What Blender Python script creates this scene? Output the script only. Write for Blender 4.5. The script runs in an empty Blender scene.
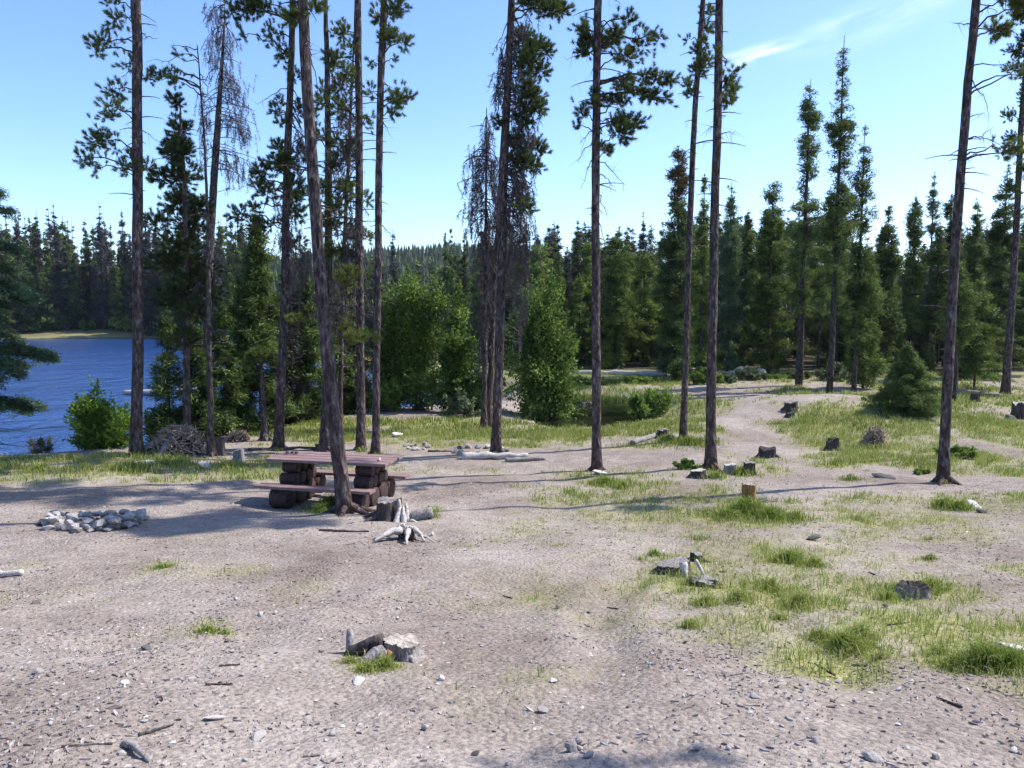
import bpy, math, random
import numpy as np
R = math.radians
random.seed(7)
rng = np.random.default_rng(11)
C = bpy.context.scene.collection
SC = bpy.context.scene

# ------------------------------------------------------------------ camera, sky, sun
FPX = 804.0
PITCH = math.atan((384 - 310) / FPX)
CAM = np.array([0.0, 0.0, 3.6])
cam = bpy.data.cameras.new('camera')
cam.sensor_width = 36.0
cam.lens = 36.0 * FPX / 1024.0
cam.clip_start, cam.clip_end = 0.1, 6000
co = bpy.data.objects.new('camera', cam)
co.location = CAM
co.rotation_euler = (R(90) - PITCH, 0, 0)
C.objects.link(co)
SC.camera = co
SUN_EL = R(50)
SUN_AZ = math.atan2(0.95, 0.30)          # from +Y towards +X
w = bpy.data.worlds.new('World')
SC.world = w
w.use_nodes = True
nt = w.node_tree
nt.nodes.clear()
sky = nt.nodes.new('ShaderNodeTexSky')
sky.sky_type = 'NISHITA'
sky.sun_disc = False
sky.sun_elevation = SUN_EL
sky.sun_rotation = SUN_AZ
sky.altitude = 1200
sky.air_density = 1.0
sky.dust_density = 1.6
sky.ozone_density = 4.2
SKY_STRENGTH = 0.15
HAZE = 0.00009
bg = nt.nodes.new('ShaderNodeBackground')
bg.inputs[1].default_value = SKY_STRENGTH
out = nt.nodes.new('ShaderNodeOutputWorld')
# two wisps of high cloud: stretched noise on the dome
tc = nt.nodes.new('ShaderNodeTexCoord')
def wn(t, **k):
    n = nt.nodes.new(t)
    for a, v in k.items(): setattr(n, a, v)
    return n
def wisp(center, rot, sx, sz, seed):
    m = wn('ShaderNodeMapping'); m.vector_type = 'TEXTURE'
    m.inputs['Location'].default_value = center
    m.inputs['Rotation'].default_value = (0, rot, 0)
    m.inputs['Scale'].default_value = (sx, 1.0, sz)
    nt.links.new(tc.outputs['Generated'], m.inputs[0])
    ln = wn('ShaderNodeVectorMath', operation='LENGTH')
    nt.links.new(m.outputs[0], ln.inputs[0])
    r = wn('ShaderNodeMapRange', interpolation_type='SMOOTHSTEP')
    r.inputs[1].default_value = 1.0; r.inputs[2].default_value = 0.0
    nt.links.new(ln.outputs['Value'], r.inputs[0])
    nz = wn('ShaderNodeTexNoise'); nz.inputs['Scale'].default_value = 1.6; nz.inputs['Detail'].default_value = 6
    m2 = wn('ShaderNodeVectorMath', operation='ADD'); m2.inputs[1].default_value = (seed, seed, 0)
    nt.links.new(m.outputs[0], m2.inputs[0]); nt.links.new(m2.outputs[0], nz.inputs['Vector'])
    r2 = wn('ShaderNodeMapRange'); r2.inputs[1].default_value = 0.38; r2.inputs[2].default_value = 0.75
    nt.links.new(nz.outputs[0], r2.inputs[0])
    mu = wn('ShaderNodeMath', operation='MULTIPLY')
    nt.links.new(r.outputs[0], mu.inputs[0]); nt.links.new(r2.outputs[0], mu.inputs[1])
    return mu
def cdir(px, py):
    u, v = (px - 512) / FPX, (384 - py) / FPX
    d = np.array([u, math.cos(PITCH) + v * math.sin(PITCH), -math.sin(PITCH) + v * math.cos(PITCH)])
    return d / np.linalg.norm(d)
w1 = wisp(cdir(868, 22), R(-14), 0.11, 0.028, 3.0)
w2 = wisp(cdir(752, 55), R(-12), 0.065, 0.013, 2.0)
add = wn('ShaderNodeMath', operation='ADD')
w1m = wn('ShaderNodeMath', operation='MULTIPLY'); w1m.inputs[1].default_value = .5
nt.links.new(w1.outputs[0], w1m.inputs[0])
nt.links.new(w1m.outputs[0], add.inputs[0]); nt.links.new(w2.outputs[0], add.inputs[1])
mulc = wn('ShaderNodeMath', operation='MULTIPLY'); mulc.inputs[1].default_value = 0.85; mulc.use_clamp = True
nt.links.new(add.outputs[0], mulc.inputs[0])
mix = wn('ShaderNodeMix', data_type='RGBA')
nt.links.new(mulc.outputs[0], mix.inputs[0])
hs = wn('ShaderNodeHueSaturation'); hs.inputs['Saturation'].default_value = 1.10; hs.inputs['Hue'].default_value = .506; hs.inputs['Value'].default_value = 1.0
nt.links.new(sky.outputs[0], hs.inputs['Color'])
nt.links.new(hs.outputs[0], mix.inputs[6])
mix.inputs[7].default_value = (5.4, 5.8, 6.3, 1)
nt.links.new(mix.outputs[2], bg.inputs[0])
nt.links.new(bg.outputs[0], out.inputs[0])
sl = bpy.data.lights.new('sun', 'SUN')
sl.energy = 3.9
sl.angle = R(0.5)
sl.color = (1.0, 0.955, 0.89)
so = bpy.data.objects.new('sun', sl)
sdir = np.array([math.sin(SUN_AZ) * math.cos(SUN_EL), math.cos(SUN_AZ) * math.cos(SUN_EL), math.sin(SUN_EL)])
from mathutils import Vector
so.rotation_euler = Vector(sdir).to_track_quat('Z', 'Y').to_euler()
so.location = (20, 10, 40)
C.objects.link(so)
SC.view_settings.view_transform = 'Standard'
SC.view_settings.look = 'None'
SC.view_settings.exposure = 0.99
SC.view_settings.gamma = 1.0
SC.cycles.use_denoising = True
SC.cycles.max_bounces = 6
SC.cycles.diffuse_bounces = 3
SC.cycles.glossy_bounces = 3
SC.cycles.transmission_bounces = 3
SC.cycles.volume_bounces = 1
SC.cycles.caustics_reflective = False
SC.cycles.caustics_refractive = False

# ------------------------------------------------------------------ helpers: naming
def tag(o, label=None, cat=None, group=None, kind=None):
    if label: o['label'] = label
    if cat: o['category'] = cat
    if group: o['group'] = group
    if kind: o['kind'] = kind
    return o

def empty(name, loc, rz=0.0):
    o = bpy.data.objects.new(name, None)
    o.location = loc
    o.rotation_euler = (0, 0, rz)
    o.empty_display_size = 0.2
    C.objects.link(o)
    return o

def copy_tree(o, parent=None):
    c = o.copy()
    C.objects.link(c)
    c.parent = parent
    for ch in list(o.children):
        copy_tree(ch, c)
    return c

# ------------------------------------------------------------------ helpers: meshes as numpy triangle soups
class Geo:
    def __init__(s):
        s.v, s.f, s.t, s.m, s.sm, s.n = [], [], [], [], [], 0
    def add(s, V, F, tone=0.5, mat=0, smooth=False):
        V = np.asarray(V, float).reshape(-1, 3); F = np.asarray(F, np.int64).reshape(-1, 3)
        s.v.append(V); s.f.append(F + s.n)
        s.t.append(np.broadcast_to(np.asarray(tone, float), (len(V),)).copy())
        s.m.append(np.full(len(F), mat)); s.sm.append(np.full(len(F), smooth))
        s.n += len(V)
    def mesh(s, name, mats):
        V = np.concatenate(s.v); F = np.concatenate(s.f)
        me = bpy.data.meshes.new(name)
        me.vertices.add(len(V)); me.vertices.foreach_set('co', V.astype(np.float32).ravel())
        me.loops.add(F.size); me.loops.foreach_set('vertex_index', F.astype(np.int32).ravel())
        me.polygons.add(len(F))
        me.polygons.foreach_set('loop_start', np.arange(0, F.size, 3, dtype=np.int32))
        me.polygons.foreach_set('material_index', np.concatenate(s.m).astype(np.int32))
        me.polygons.foreach_set('use_smooth', np.concatenate(s.sm))
        a = me.attributes.new('tone', 'FLOAT', 'POINT')
        a.data.foreach_set('value', np.concatenate(s.t).astype(np.float32))
        for m in (mats if isinstance(mats, (list, tuple)) else [mats]):
            me.materials.append(m)
        me.update(calc_edges=True)
        return me
    def build(s, name, mats, parent=None, loc=None):
        o = bpy.data.objects.new(name, s.mesh(name, mats))
        C.objects.link(o)
        if parent: o.parent = parent
        if loc is not None: o.location = loc
        return o

def unit(a):
    return a / np.maximum(np.linalg.norm(a, axis=-1, keepdims=True), 1e-9)

def tube(P, rad, n=8, jit=0.0, r=None, cap=True, ell=None):
    """a tube along the points P with radii rad; returns V, F"""
    P = np.asarray(P, float); rad = np.asarray(rad, float); m = len(P)
    T = unit(np.gradient(P, axis=0))
    ref = np.array([1.0, 0, 0]) if abs(T[:, 2]).mean() > 0.7 else np.array([0, 0, 1.0])
    A = unit(np.cross(T, ref)); B = np.cross(T, A)
    ang = np.linspace(0, 2 * np.pi, n, endpoint=False)
    rr = rad[:, None] * np.ones((m, n))
    if jit:
        rr = rr * (1 + (r or rng).normal(0, jit, (m, n)))
    if ell is not None:
        rr = rr * ell(ang)[None, :]
    V = P[:, None] + rr[..., None] * (np.cos(ang)[None, :, None] * A[:, None] + np.sin(ang)[None, :, None] * B[:, None])
    V = V.reshape(-1, 3)
    i = np.arange(m - 1)[:, None] * n + np.arange(n)[None]
    j = np.arange(m - 1)[:, None] * n + (np.arange(n)[None] + 1) % n
    F = np.concatenate([np.stack([i, i + n, j], -1).reshape(-1, 3), np.stack([j, i + n, j + n], -1).reshape(-1, 3)])
    if cap:
        V = np.vstack([V, P[0], P[-1]])
        a = np.arange(n); b = (a + 1) % n
        F = np.vstack([F, np.stack([np.full(n, m * n), a, b], -1), np.stack([np.full(n, m * n + 1), (m - 1) * n + b, (m - 1) * n + a], -1)])
    return V, F

def sticks(P, Q, wdt):
    """thin three sided twigs from P to Q"""
    P = np.atleast_2d(P); Q = np.atleast_2d(Q); k = len(P)
    d = unit(Q - P)
    ref = np.where(np.abs(d[:, 2:3]) > 0.8, np.array([[1.0, 0, 0]]), np.array([[0, 0, 1.0]]))
    a = unit(np.cross(d, ref)); b = np.cross(d, a)
    wdt = np.broadcast_to(np.asarray(wdt, float), (k,))[:, None] * 0.5
    V = np.stack([P + a * wdt, P - a * wdt * .5 + b * wdt * .87, P - a * wdt * .5 - b * wdt * .87, Q], 1).reshape(-1, 3)
    o = np.arange(k)[:, None] * 4
    F = np.concatenate([o + [0, 1, 3], o + [1, 2, 3], o + [2, 0, 3]])
    return V, F

def blades(P, D, L, W, r):
    """one narrow triangle at each P along D"""
    k = len(P)
    D = unit(D)
    s = unit(np.cross(D, unit(r.normal(0, 1, (k, 3)))))
    L = np.broadcast_to(np.asarray(L, float), (k,))[:, None]; W = np.broadcast_to(np.asarray(W, float), (k,))[:, None]
    V = np.stack([P - s * W / 2, P + s * W / 2, P + D * L], 1).reshape(-1, 3)
    return V, np.arange(3 * k).reshape(-1, 3)

def leafquads(P, D, L, W, r):
    k = len(P); D = unit(D)
    s = unit(np.cross(D, unit(r.normal(0, 1, (k, 3)))))
    L = np.broadcast_to(np.asarray(L, float), (k,))[:, None]; W = np.broadcast_to(np.asarray(W, float), (k,))[:, None]
    V = np.stack([P, P + D * L * .5 + s * W / 2, P + D * L, P + D * L * .5 - s * W / 2], 1).reshape(-1, 3)
    o = np.arange(k)[:, None] * 4
    return V, np.concatenate([o + [0, 1, 2], o + [0, 2, 3]])

def tufts(Cn, A, n, L, W, r, seg=0.10):
    """pine needle tufts: shoots at Cn along A with n needles each"""
    k = len(Cn); A = unit(A)
    idx = np.repeat(np.arange(k), n)
    u = r.random(k * n)
    P = Cn[idx] + A[idx] * (u[:, None] - .5) * seg
    rad = unit(np.cross(A[idx], r.normal(0, 1, (k * n, 3))))
    sp = r.uniform(.35, 1.15, (k * n, 1))
    D = A[idx] * np.cos(sp) + rad * np.sin(sp)
    V, F = blades(P, D, L * r.uniform(.7, 1.15, k * n), W, r)
    return V, F, np.repeat(idx, 3)

_lat = np.random.default_rng(5).random((256, 256))
def vnoise(x, y, s):
    x = np.asarray(x, float) * s; y = np.asarray(y, float) * s
    xi = np.floor(x).astype(int); yi = np.floor(y).astype(int)
    fx = x - xi; fy = y - yi
    fx = fx * fx * (3 - 2 * fx); fy = fy * fy * (3 - 2 * fy)
    g = lambda a, b: _lat[a % 256, b % 256]
    return (g(xi, yi) * (1 - fx) + g(xi + 1, yi) * fx) * (1 - fy) + (g(xi, yi + 1) * (1 - fx) + g(xi + 1, yi + 1) * fx) * fy

# ------------------------------------------------------------------ the lie of the land
LAKE = np.array([(-90, 14), (-40, 17.5), (-18, 19.6), (-12.5, 20.5), (-9.3, 21.6), (-8.0, 24.5), (-7.0, 28), (-5.5, 31), (-3.0, 33), (-0.6, 35),
                 (-0.8, 41), (-3.5, 47), (-7, 55), (-13, 62), (-18, 69), (-24, 84), (-32, 105), (-44, 119), (-58, 123), (-72, 119), (-84, 121), (-110, 118), (-150, 112), (-190, 70)], float)
POND = np.array([(.9, 27.0), (2.0, 25.9), (3.5, 25.7), (4.8, 26.8), (5.4, 30), (5.5, 34), (4.8, 37), (3.0, 38), (1.4, 37), (0.6, 33)], float)
POND_Z = -0.38
def sdf(poly, x, y):
    """signed distance, negative inside"""
    d = np.full(x.shape, 1e9); ins = np.zeros(x.shape, bool)
    n = len(poly)
    for i in range(n):
        ax, ay = poly[i]; bx, by = poly[(i + 1) % n]
        ex, ey = bx - ax, by - ay
        t = np.clip(((x - ax) * ex + (y - ay) * ey) / (ex * ex + ey * ey), 0, 1)
        d = np.minimum(d, np.hypot(x - ax - t * ex, y - ay - t * ey))
        c = ((ay > y) != (by > y))
        with np.errstate(divide='ignore', invalid='ignore'):
            ins ^= c & (x < (bx - ax) * (y - ay) / (by - ay if by != ay else 1e-9) + ax)
    return np.where(ins, -d, d)
_ky = np.linspace(-40, 60, 1001)
_kz = np.interp(_ky, [-40, 0, 2.4, 6.2, 9, 12, 18, 25, 60], [2.1, 2.02, 1.98, 1.12, .78, .5, .12, 0, 0])
_kz = np.convolve(np.pad(_kz, 12, 'edge'), np.ones(25) / 25, 'valid')
WATER_Z = -0.7
def sm(a, b, x):
    t = np.clip((x - a) / (b - a), 0, 1)
    return t * t * (3 - 2 * t)
def hgt(x, y, micro=True):
    x = np.asarray(x, float); y = np.asarray(y, float)
    z = np.interp(y, _ky, _kz)
    z = z + .75 * np.exp(-((x - 11.0) / 4.6) ** 2 - ((y - 26.5) / 4.6) ** 2) + .2 * np.exp(-((x - 5.0) / 1.6) ** 2 - ((y - 23.4) / 1.6) ** 2)
    z = z + (vnoise(x, y, .23) - .5) * .16 * sm(3, 12, y)
    z = z + sm(45, 140, y) * .35
    # far ridge
    rg = 42 - 16 * sm(-40, 80, x) + 7 * np.sin(x / 160 + 1.3) + 14 * (vnoise(x, y * 0, .008) - .5)
    z = z + sm(330, 800, y) * rg - sm(800, 1500, y) * rg * .5
    z = z + .4 * np.exp(-((x + 64) / 11) ** 2 - ((y - 129) / 7) ** 2)
    # far bank of the lake climbs a little
    z = z + sm(124, 175, y) * 2.0 * sm(-10, -40, x)
    for poly, wz, bank in ((LAKE, WATER_Z, 1.6), (POND, POND_Z, 1.7)):
        dl = sdf(poly, x, y)
        bank = bank + 6 * sm(70, 110, y) if poly is LAKE else bank
        z = np.where(dl < bank, wz + (z - wz) * sm(-0.35, bank, dl), z)
        z = np.where(dl < 0, np.minimum(z, wz - .10 - .7 * sm(0, -3, dl)), z)
    if micro:
        for ax, ay, bx, by, dp, wd in ((1.5, 9.5, .15, 3.2, .055, .16), (2.9, 8.8, 1.5, 3.0, .04, .16), (-1.2, 9.8, -2.2, 3.4, .025, .2)):
            t = np.clip(((x - ax) * (bx - ax) + (y - ay) * (by - ay)) / ((bx - ax) ** 2 + (by - ay) ** 2), 0, 1)
            dd = np.hypot(x - ax - t * (bx - ax) - .12 * np.sin(y * 1.7), y - ay - t * (by - ay))
            z = z + dp * (.45 * np.exp(-((dd - 1.9 * wd) / (wd * .7)) ** 2) - np.exp(-(dd / wd) ** 2)) * np.sin(np.pi * t) * (.5 + vnoise(x, y, 2.1))
        k = sm(60, 25, y)
        z = z + k * ((vnoise(x, y, 1.1) - .5) * .07 + (vnoise(x + 9, y, 2.7) - .5) * .035 + (vnoise(x, y + 4, 6.5) - .5) * .022 * sm(16, 8, y))
    return z
def gnd(px, py):
    """where the pixel's ray meets the land"""
    d = cdir(px, py); d = d / d[1]
    Y = np.concatenate([np.arange(1.5, 60, .03), np.arange(60, 400, .3)])
    X = d[0] * Y; Z = CAM[2] + d[2] * Y
    hit = np.nonzero(Z < hgt(X, Y))[0]
    i = hit[0] if len(hit) else len(Y) - 1
    return np.array([X[i], Y[i], float(hgt(X[i], Y[i]))])
def at(px, py, Y):
    d = cdir(px, py); d = d / d[1]
    return CAM + d * Y
def on(px, Y):
    p = at(px, 310, Y)
    return np.array([p[0], Y, float(hgt(p[0], Y))])

# grass cover: ellipses in metres worked out from where the patches lie
COVER = []
def patch(px, py, rx, ry, s):
    c = gnd(px, py); a = gnd(px, py - ry); b = gnd(px, py + ry)
    COVER.append((c[0], c[1], rx * c[1] / FPX, max(.15, (a[1] - b[1]) / 2), s))
for a in [(820, 570, 150, 62, .62), (700, 585, 75, 40, .45), (790, 640, 60, 25, .55), (905, 625, 90, 40, .50), (985, 655, 55, 26, .95), (870, 590, 80, 40, .7),
          (640, 500, 90, 30, .55), (740, 515, 70, 22, .95), (620, 480, 50, 9, .5), (890, 520, 130, 18, .6), (980, 500, 60, 12, .75), (560, 520, 90, 25, .20),
          (100, 470, 150, 10, .80), (30, 476, 90, 9, .7), (230, 462, 80, 8, .6), (450, 436, 200, 8, 1.0), (560, 440, 110, 8, .75), (300, 437, 70, 6, .8),
          (690, 432, 48, 16, 1.0), (860, 430, 95, 32, 1.0), (900, 455, 80, 12, 1.0), (985, 425, 60, 38, 1.0), (900, 432, 80, 26, .9), (780, 418, 20, 12, .8), (930, 395, 110, 14, .9), (990, 470, 45, 8, .5),
          (730, 470, 45, 10, .8), (480, 470, 80, 8, .35), (300, 470, 60, 6, .4), (330, 508, 22, 6, .55), (428, 514, 9, 4, .6), (362, 668, 34, 14, .6), (210, 629, 22, 6, .7), (200, 632, 60, 9, .25),
          (165, 566, 22, 5, .55), (220, 566, 60, 7, .28), (300, 600, 30, 10, .28), (60, 590, 90, 14, .15), (170, 540, 60, 5, .2), (20, 570, 25, 5, .3), (795, 555, 35, 14, .8), (720, 615, 40, 18, .6), (760, 540, 220, 70, .26), (900, 560, 160, 60, .2), (600, 515, 100, 30, .15), (600, 383, 100, 6, 1.0), (665, 425, 30, 12, .9), (580, 439, 80, 4, .7), (690, 405, 30, 12, .8), (330, 425, 90, 6, .9), (480, 425, 70, 8, .9), (60, 461, 120, 6, .9), (120, 457, 60, 4, .8)]:
    patch(*a)
BARE = []
def bare(px, py, rx, ry, s):
    patch(px, py, rx, ry, s); BARE.append(COVER.pop())
for a in [(560, 460, 160, 11, .95), (470, 456, 90, 7, .7), (700, 468, 60, 5, .7), (800, 482, 120, 6, .9), (900, 484, 160, 6, .95), (650, 456, 90, 9, .95), (738, 447, 44, 12, .95), (742, 428, 22, 12, .95), (760, 411, 24, 9, .95), (800, 399, 34, 4, .95), (850, 391, 40, 4, .95),
          (985, 448, 34, 7, .85), (955, 436, 12, 10, .7), (960, 552, 60, 10, .7), (1000, 585, 50, 20, .6), (640, 440, 60, 5, .75), (720, 500, 30, 6, .4), (850, 530, 40, 8, .4), (590, 545, 80, 30, .4)]:
    bare(*a)
def cover(x, y):
    x = np.asarray(x, float); y = np.asarray(y, float)
    keep = np.ones(x.shape)
    for cx, cy, rx, ry, s in COVER:
        q = np.sqrt(((x - cx) / rx) ** 2 + ((y - cy) / ry) ** 2) + (vnoise(x, y, .9 + .25 / rx) - .5) * 1.3 + (vnoise(x + 7, y + 3, 3.1) - .5) * .9
        keep = keep * (1 - s * sm(1.55, .25, q))
    c = 1 - keep
    for cx, cy, rx, ry, s in BARE:
        q = np.sqrt(((x - cx) / rx) ** 2 + ((y - cy) / ry) ** 2) + (vnoise(x + 3, y, 1.1) - .5) * .6
        c = c * (1 - s * sm(1.3, .7, q))
    patchy = .35 + .9 * vnoise(x + 31, y, 1.7) * (0.6 + .8 * vnoise(x, y + 77, .6))
    c = np.clip(c * (patchy + .25), 0, 1)
    c = c * (1 - .35 * sm(17, 13, y) * sm(.25, .75, vnoise(x + 5, y + 11, 1.15)))
    c = c * np.where(y < 22,   .42 + .58 * sm(.30, .60, vnoise(x + 17, y + 5, 2.3) * .7 + .3 * vnoise(x, y, 6.1)), 1)
    far = sm(36, 48, y) * .8
    return np.clip(np.maximum(c, far), 0, 1)

# ------------------------------------------------------------------ materials
def mat(name, fn, rough=.85, spec=.2):
    m = bpy.data.materials.new(name); m.use_nodes = True
    t = m.node_tree
    b = t.nodes['Principled BSDF']
    b.inputs['Roughness'].default_value = rough
    b.inputs['Specular IOR Level'].default_value = spec
    fn(t, b)
    return m
def N(t, ty, **k):
    n = t.nodes.new(ty)
    for a, v in k.items(): setattr(n, a, v)
    return n
def ramp(t, src, stops):
    r = N(t, 'ShaderNodeValToRGB')
    while len(r.color_ramp.elements) < len(stops): r.color_ramp.elements.new(.5)
    for e, (p, c) in zip(r.color_ramp.elements, stops):
        e.position = p; e.color = (*c, 1)
    t.links.new(src, r.inputs[0])
    return r.outputs[0]
def noise(t, vec, scale, detail=4, rough=.55):
    n = N(t, 'ShaderNodeTexNoise')
    n.inputs['Scale'].default_value = scale; n.inputs['Detail'].default_value = detail; n.inputs['Roughness'].default_value = rough
    t.links.new(vec, n.inputs['Vector'])
    return n.outputs[0]
def mixc(t, f, a, b, mode='MIX'):
    n = N(t, 'ShaderNodeMix', data_type='RGBA', blend_type=mode)
    for s, i in ((f, 0), (a, 6), (b, 7)):
        if isinstance(s, (int, float)): n.inputs[i].default_value = s
        elif isinstance(s, tuple): n.inputs[i].default_value = (*s, 1)
        else: t.links.new(s, n.inputs[i])
    return n.outputs[2]
def bump(t, b, h, strength, dist):
    n = N(t, 'ShaderNodeBump')
    n.inputs['Strength'].default_value = strength; n.inputs['Distance'].default_value = dist
    t.links.new(h, n.inputs['Height']); t.links.new(n.outputs[0], b.inputs['Normal'])
def math_(t, op, a, b):
    n = N(t, 'ShaderNodeMath', operation=op)
    for s, i in ((a, 0), (b, 1)):
        if isinstance(s, (int, float)): n.inputs[i].default_value = s
        else: t.links.new(s, n.inputs[i])
    return n.outputs[0]
def scaled(t, vec, s):
    m = N(t, 'ShaderNodeMapping'); m.inputs['Scale'].default_value = s
    t.links.new(vec, m.inputs[0]); return m.outputs[0]

def foliage(name, dark, lightc, transl=.28, rnd=.42, mid=None):
    m = bpy.data.materials.new(name); m.use_nodes = True
    t = m.node_tree; b = t.nodes['Principled BSDF']
    at_ = N(t, 'ShaderNodeAttribute', attribute_name='tone')
    oi = N(t, 'ShaderNodeObjectInfo')
    v = math_(t, 'ADD', at_.outputs['Fac'], math_(t, 'MULTIPLY', math_(t, 'SUBTRACT', oi.outputs['Random'], .5), rnd))
    c = ramp(t, v, [(0.0, dark), (1.0, lightc)] if mid is None else [(0.0, dark), (.5, mid), (1.0, lightc)])
    t.links.new(c, b.inputs['Base Color'])
    b.inputs['Roughness'].default_value = .55
    b.inputs['Specular IOR Level'].default_value = .10
    tr = N(t, 'ShaderNodeBsdfTranslucent')
    t.links.new(mixc(t, .5, c, (.16, .22, .03), 'MIX'), tr.inputs[0])
    mx = N(t, 'ShaderNodeMixShader'); mx.inputs[0].default_value = transl
    t.links.new(b.outputs[0], mx.inputs[1]); t.links.new(tr.outputs[0], mx.inputs[2])
    t.links.new(mx.outputs[0], t.nodes['Material Output'].inputs[0])
    return m

def m_ground(t, b):
    g = N(t, 'ShaderNodeNewGeometry'); p = g.outputs['Position']
    n1 = noise(t, p, .55, 6); n2 = noise(t, p, 5.0, 6, .65); n3 = noise(t, p, 34, 4, .7)
    dirt = ramp(t, n1, [(.3, (.182, .147, .125)), (.5, (.258, .221, .195)), (.72, (.330, .290, .260))])
    dirt = mixc(t, .55, dirt, ramp(t, n2, [(.3, (.34, .33, .32)), (.68, (.66, .645, .63))]), 'OVERLAY')
    dirt = mixc(t, .62, dirt, ramp(t, n3, [(.34, (.22, .21, .205)), (.48, (.5, .5, .5)), (.66, (.70, .69, .68))]), 'OVERLAY')
    vo = N(t, 'ShaderNodeTexVoronoi', feature='F1'); vo.inputs['Scale'].default_value = 26
    t.links.new(p, vo.inputs['Vector'])
    chip = ramp(t, vo.outputs['Color'], [(.18, (.30, .24, .21)), (.5, (.5, .5, .5)), (.86, (.76, .75, .73))])
    dirt = mixc(t, .22, dirt, chip, 'OVERLAY')
    a = N(t, 'ShaderNodeAttribute', attribute_name='tone')
    gn = noise(t, p, 9, 5, .7)
    gras = ramp(t, gn, [(.28, (.13, .15, .03)), (.5, (.26, .26, .075)), (.74, (.41, .38, .16))])
    fac = math_(t, 'MULTIPLY', a.outputs['Fac'], ramp(t, noise(t, p, 14, 4, .7), [(.3, (.5, .5, .5)), (.6, (1.25, 1.25, 1.25))]))
    f = N(t, 'ShaderNodeClamp'); t.links.new(fac, f.inputs[0])
    col = mixc(t, f.outputs[0], dirt, gras)
    fo = N(t, 'ShaderNodeAttribute', attribute_name='floor')
    col = mixc(t, fo.outputs['Fac'], col, ramp(t, n2, [(.3, (.035, .032, .02)), (.6, (.075, .065, .04)), (.75, (.07, .085, .03))]))
    # forest floor litter far out, lake bed mud under the water
    sp = N(t, 'ShaderNodeSeparateXYZ'); t.links.new(p, sp.inputs[0])
    mr = N(t, 'ShaderNodeMapRange'); mr.inputs[1].default_value = -.45; mr.inputs[2].default_value = -.75
    t.links.new(sp.outputs[2], mr.inputs[0])
    col = mixc(t, mr.outputs[0], col, (.07, .065, .04))
    mr2 = N(t, 'ShaderNodeMapRange'); mr2.inputs[1].default_value = 180; mr2.inputs[2].default_value = 330
    t.links.new(sp.outputs[1], mr2.inputs[0])
    col = mixc(t, mr2.outputs[0], col, (.035, .05, .025))
    t.links.new(col, b.inputs['Base Color'])
    hh = math_(t, 'ADD', math_(t, 'MULTIPLY', n2, .5), math_(t, 'ADD', math_(t, 'MULTIPLY', n3, .5), math_(t, 'MULTIPLY', vo.outputs['Distance'], -.4)))
    bump(t, b, hh, .85, .045)
M_ground = mat('ground', m_ground, .95, .1)

def m_bark(dark, mid, light, red):
    def fn(t, b):
        tc = N(t, 'ShaderNodeTexCoord'); p = tc.outputs['Object']
        s = scaled(t, p, (1, 1, .35))
        vo = N(t, 'ShaderNodeTexVoronoi', feature='F1'); vo.inputs['Scale'].default_value = 24
        t.links.new(s, vo.inputs['Vector'])
        n = noise(t, s, 14, 6, .7)
        c = ramp(t, n, [(.3, dark), (.52, mid), (.74, light)])
        c = mixc(t, .75, c, ramp(t, vo.outputs['Color'], [(.12, (.14, .13, .13)), (.5, (.5, .5, .5)), (.88, (.9, .88, .87))]), 'OVERLAY')
        at_ = N(t, 'ShaderNodeAttribute', attribute_name='tone')
        c = mixc(t, math_(t, 'MULTIPLY', at_.outputs['Fac'], ramp(t, noise(t, p, 3, 3), [(.35, (.3, .3, .3)), (.6, (1, 1, 1))])), c, red)
        t.links.new(c, b.inputs['Base Color'])
        bump(t, b, math_(t, 'ADD', n, math_(t, 'MULTIPLY', vo.outputs['Distance'], .9)), 1.0, .03)
    return fn
M_bark = mat('pine_bark', m_bark((.026, .020, .022), (.068, .054, .054), (.22, .195, .19), (.15, .085, .052)), .9, .15)
M_barkfar = mat('far_bark', m_bark((.028, .022, .022), (.062, .05, .048), (.12, .10, .095), (.10, .06, .04)), .9, .1)
M_snag = mat('grey_dead_bark', m_bark((.11, .10, .10), (.22, .20, .195), (.36, .34, .33), (.26, .17, .11)), .9, .1)

def m_wood(c1, c2, c3, sc=(60, 60, 5), bm=.6):
    def fn(t, b):
        tc = N(t, 'ShaderNodeTexCoord'); p = tc.outputs['Object']
        n = noise(t, scaled(t, p, sc), 1.0, 5, .65)
        n2 = noise(t, p, 5, 4)
        c = ramp(t, n, [(.3, c1), (.5, c2), (.72, c3)])
        c = mixc(t, .35, c, ramp(t, n2, [(.3, (.35, .34, .33)), (.7, (.65, .65, .65))]), 'OVERLAY')
        t.links.new(c, b.inputs['Base Color'])
        bump(t, b, n, bm, .012)
    return fn
M_weather = mat('weathered_wood', m_wood((.085, .072, .066), (.25, .225, .21), (.44, .41, .385), (70, 70, 4), 1.0), .88, .12)
M_bleach = mat('bleached_wood', m_wood((.22, .195, .175), (.43, .395, .36), (.60, .56, .52), (30, 30, 30)), .8, .2)
M_darkwood = mat('dark_rotten_wood', m_wood((.03, .025, .022), (.075, .062, .055), (.15, .125, .11)), .95, .1)
M_cut = mat('cut_stump_face', m_wood((.20, .165, .135), (.38, .33, .275), (.52, .47, .40), (34, 34, 34), 1.0), .88, .12)
M_orange = mat('orange_stump_wood', m_wood((.16, .075, .03), (.30, .15, .055), (.40, .24, .11)), .85, .15)
M_plank = mat('red_brown_stain', m_wood((.13, .075, .068), (.235, .15, .138), (.34, .245, .225), (5, 60, 60), .4), .6, .35)
M_log = mat('dark_stained_log', m_wood((.018, .010, .009), (.052, .029, .025), (.11, .066, .056), (40, 6, 40)), .7, .3)
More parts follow.
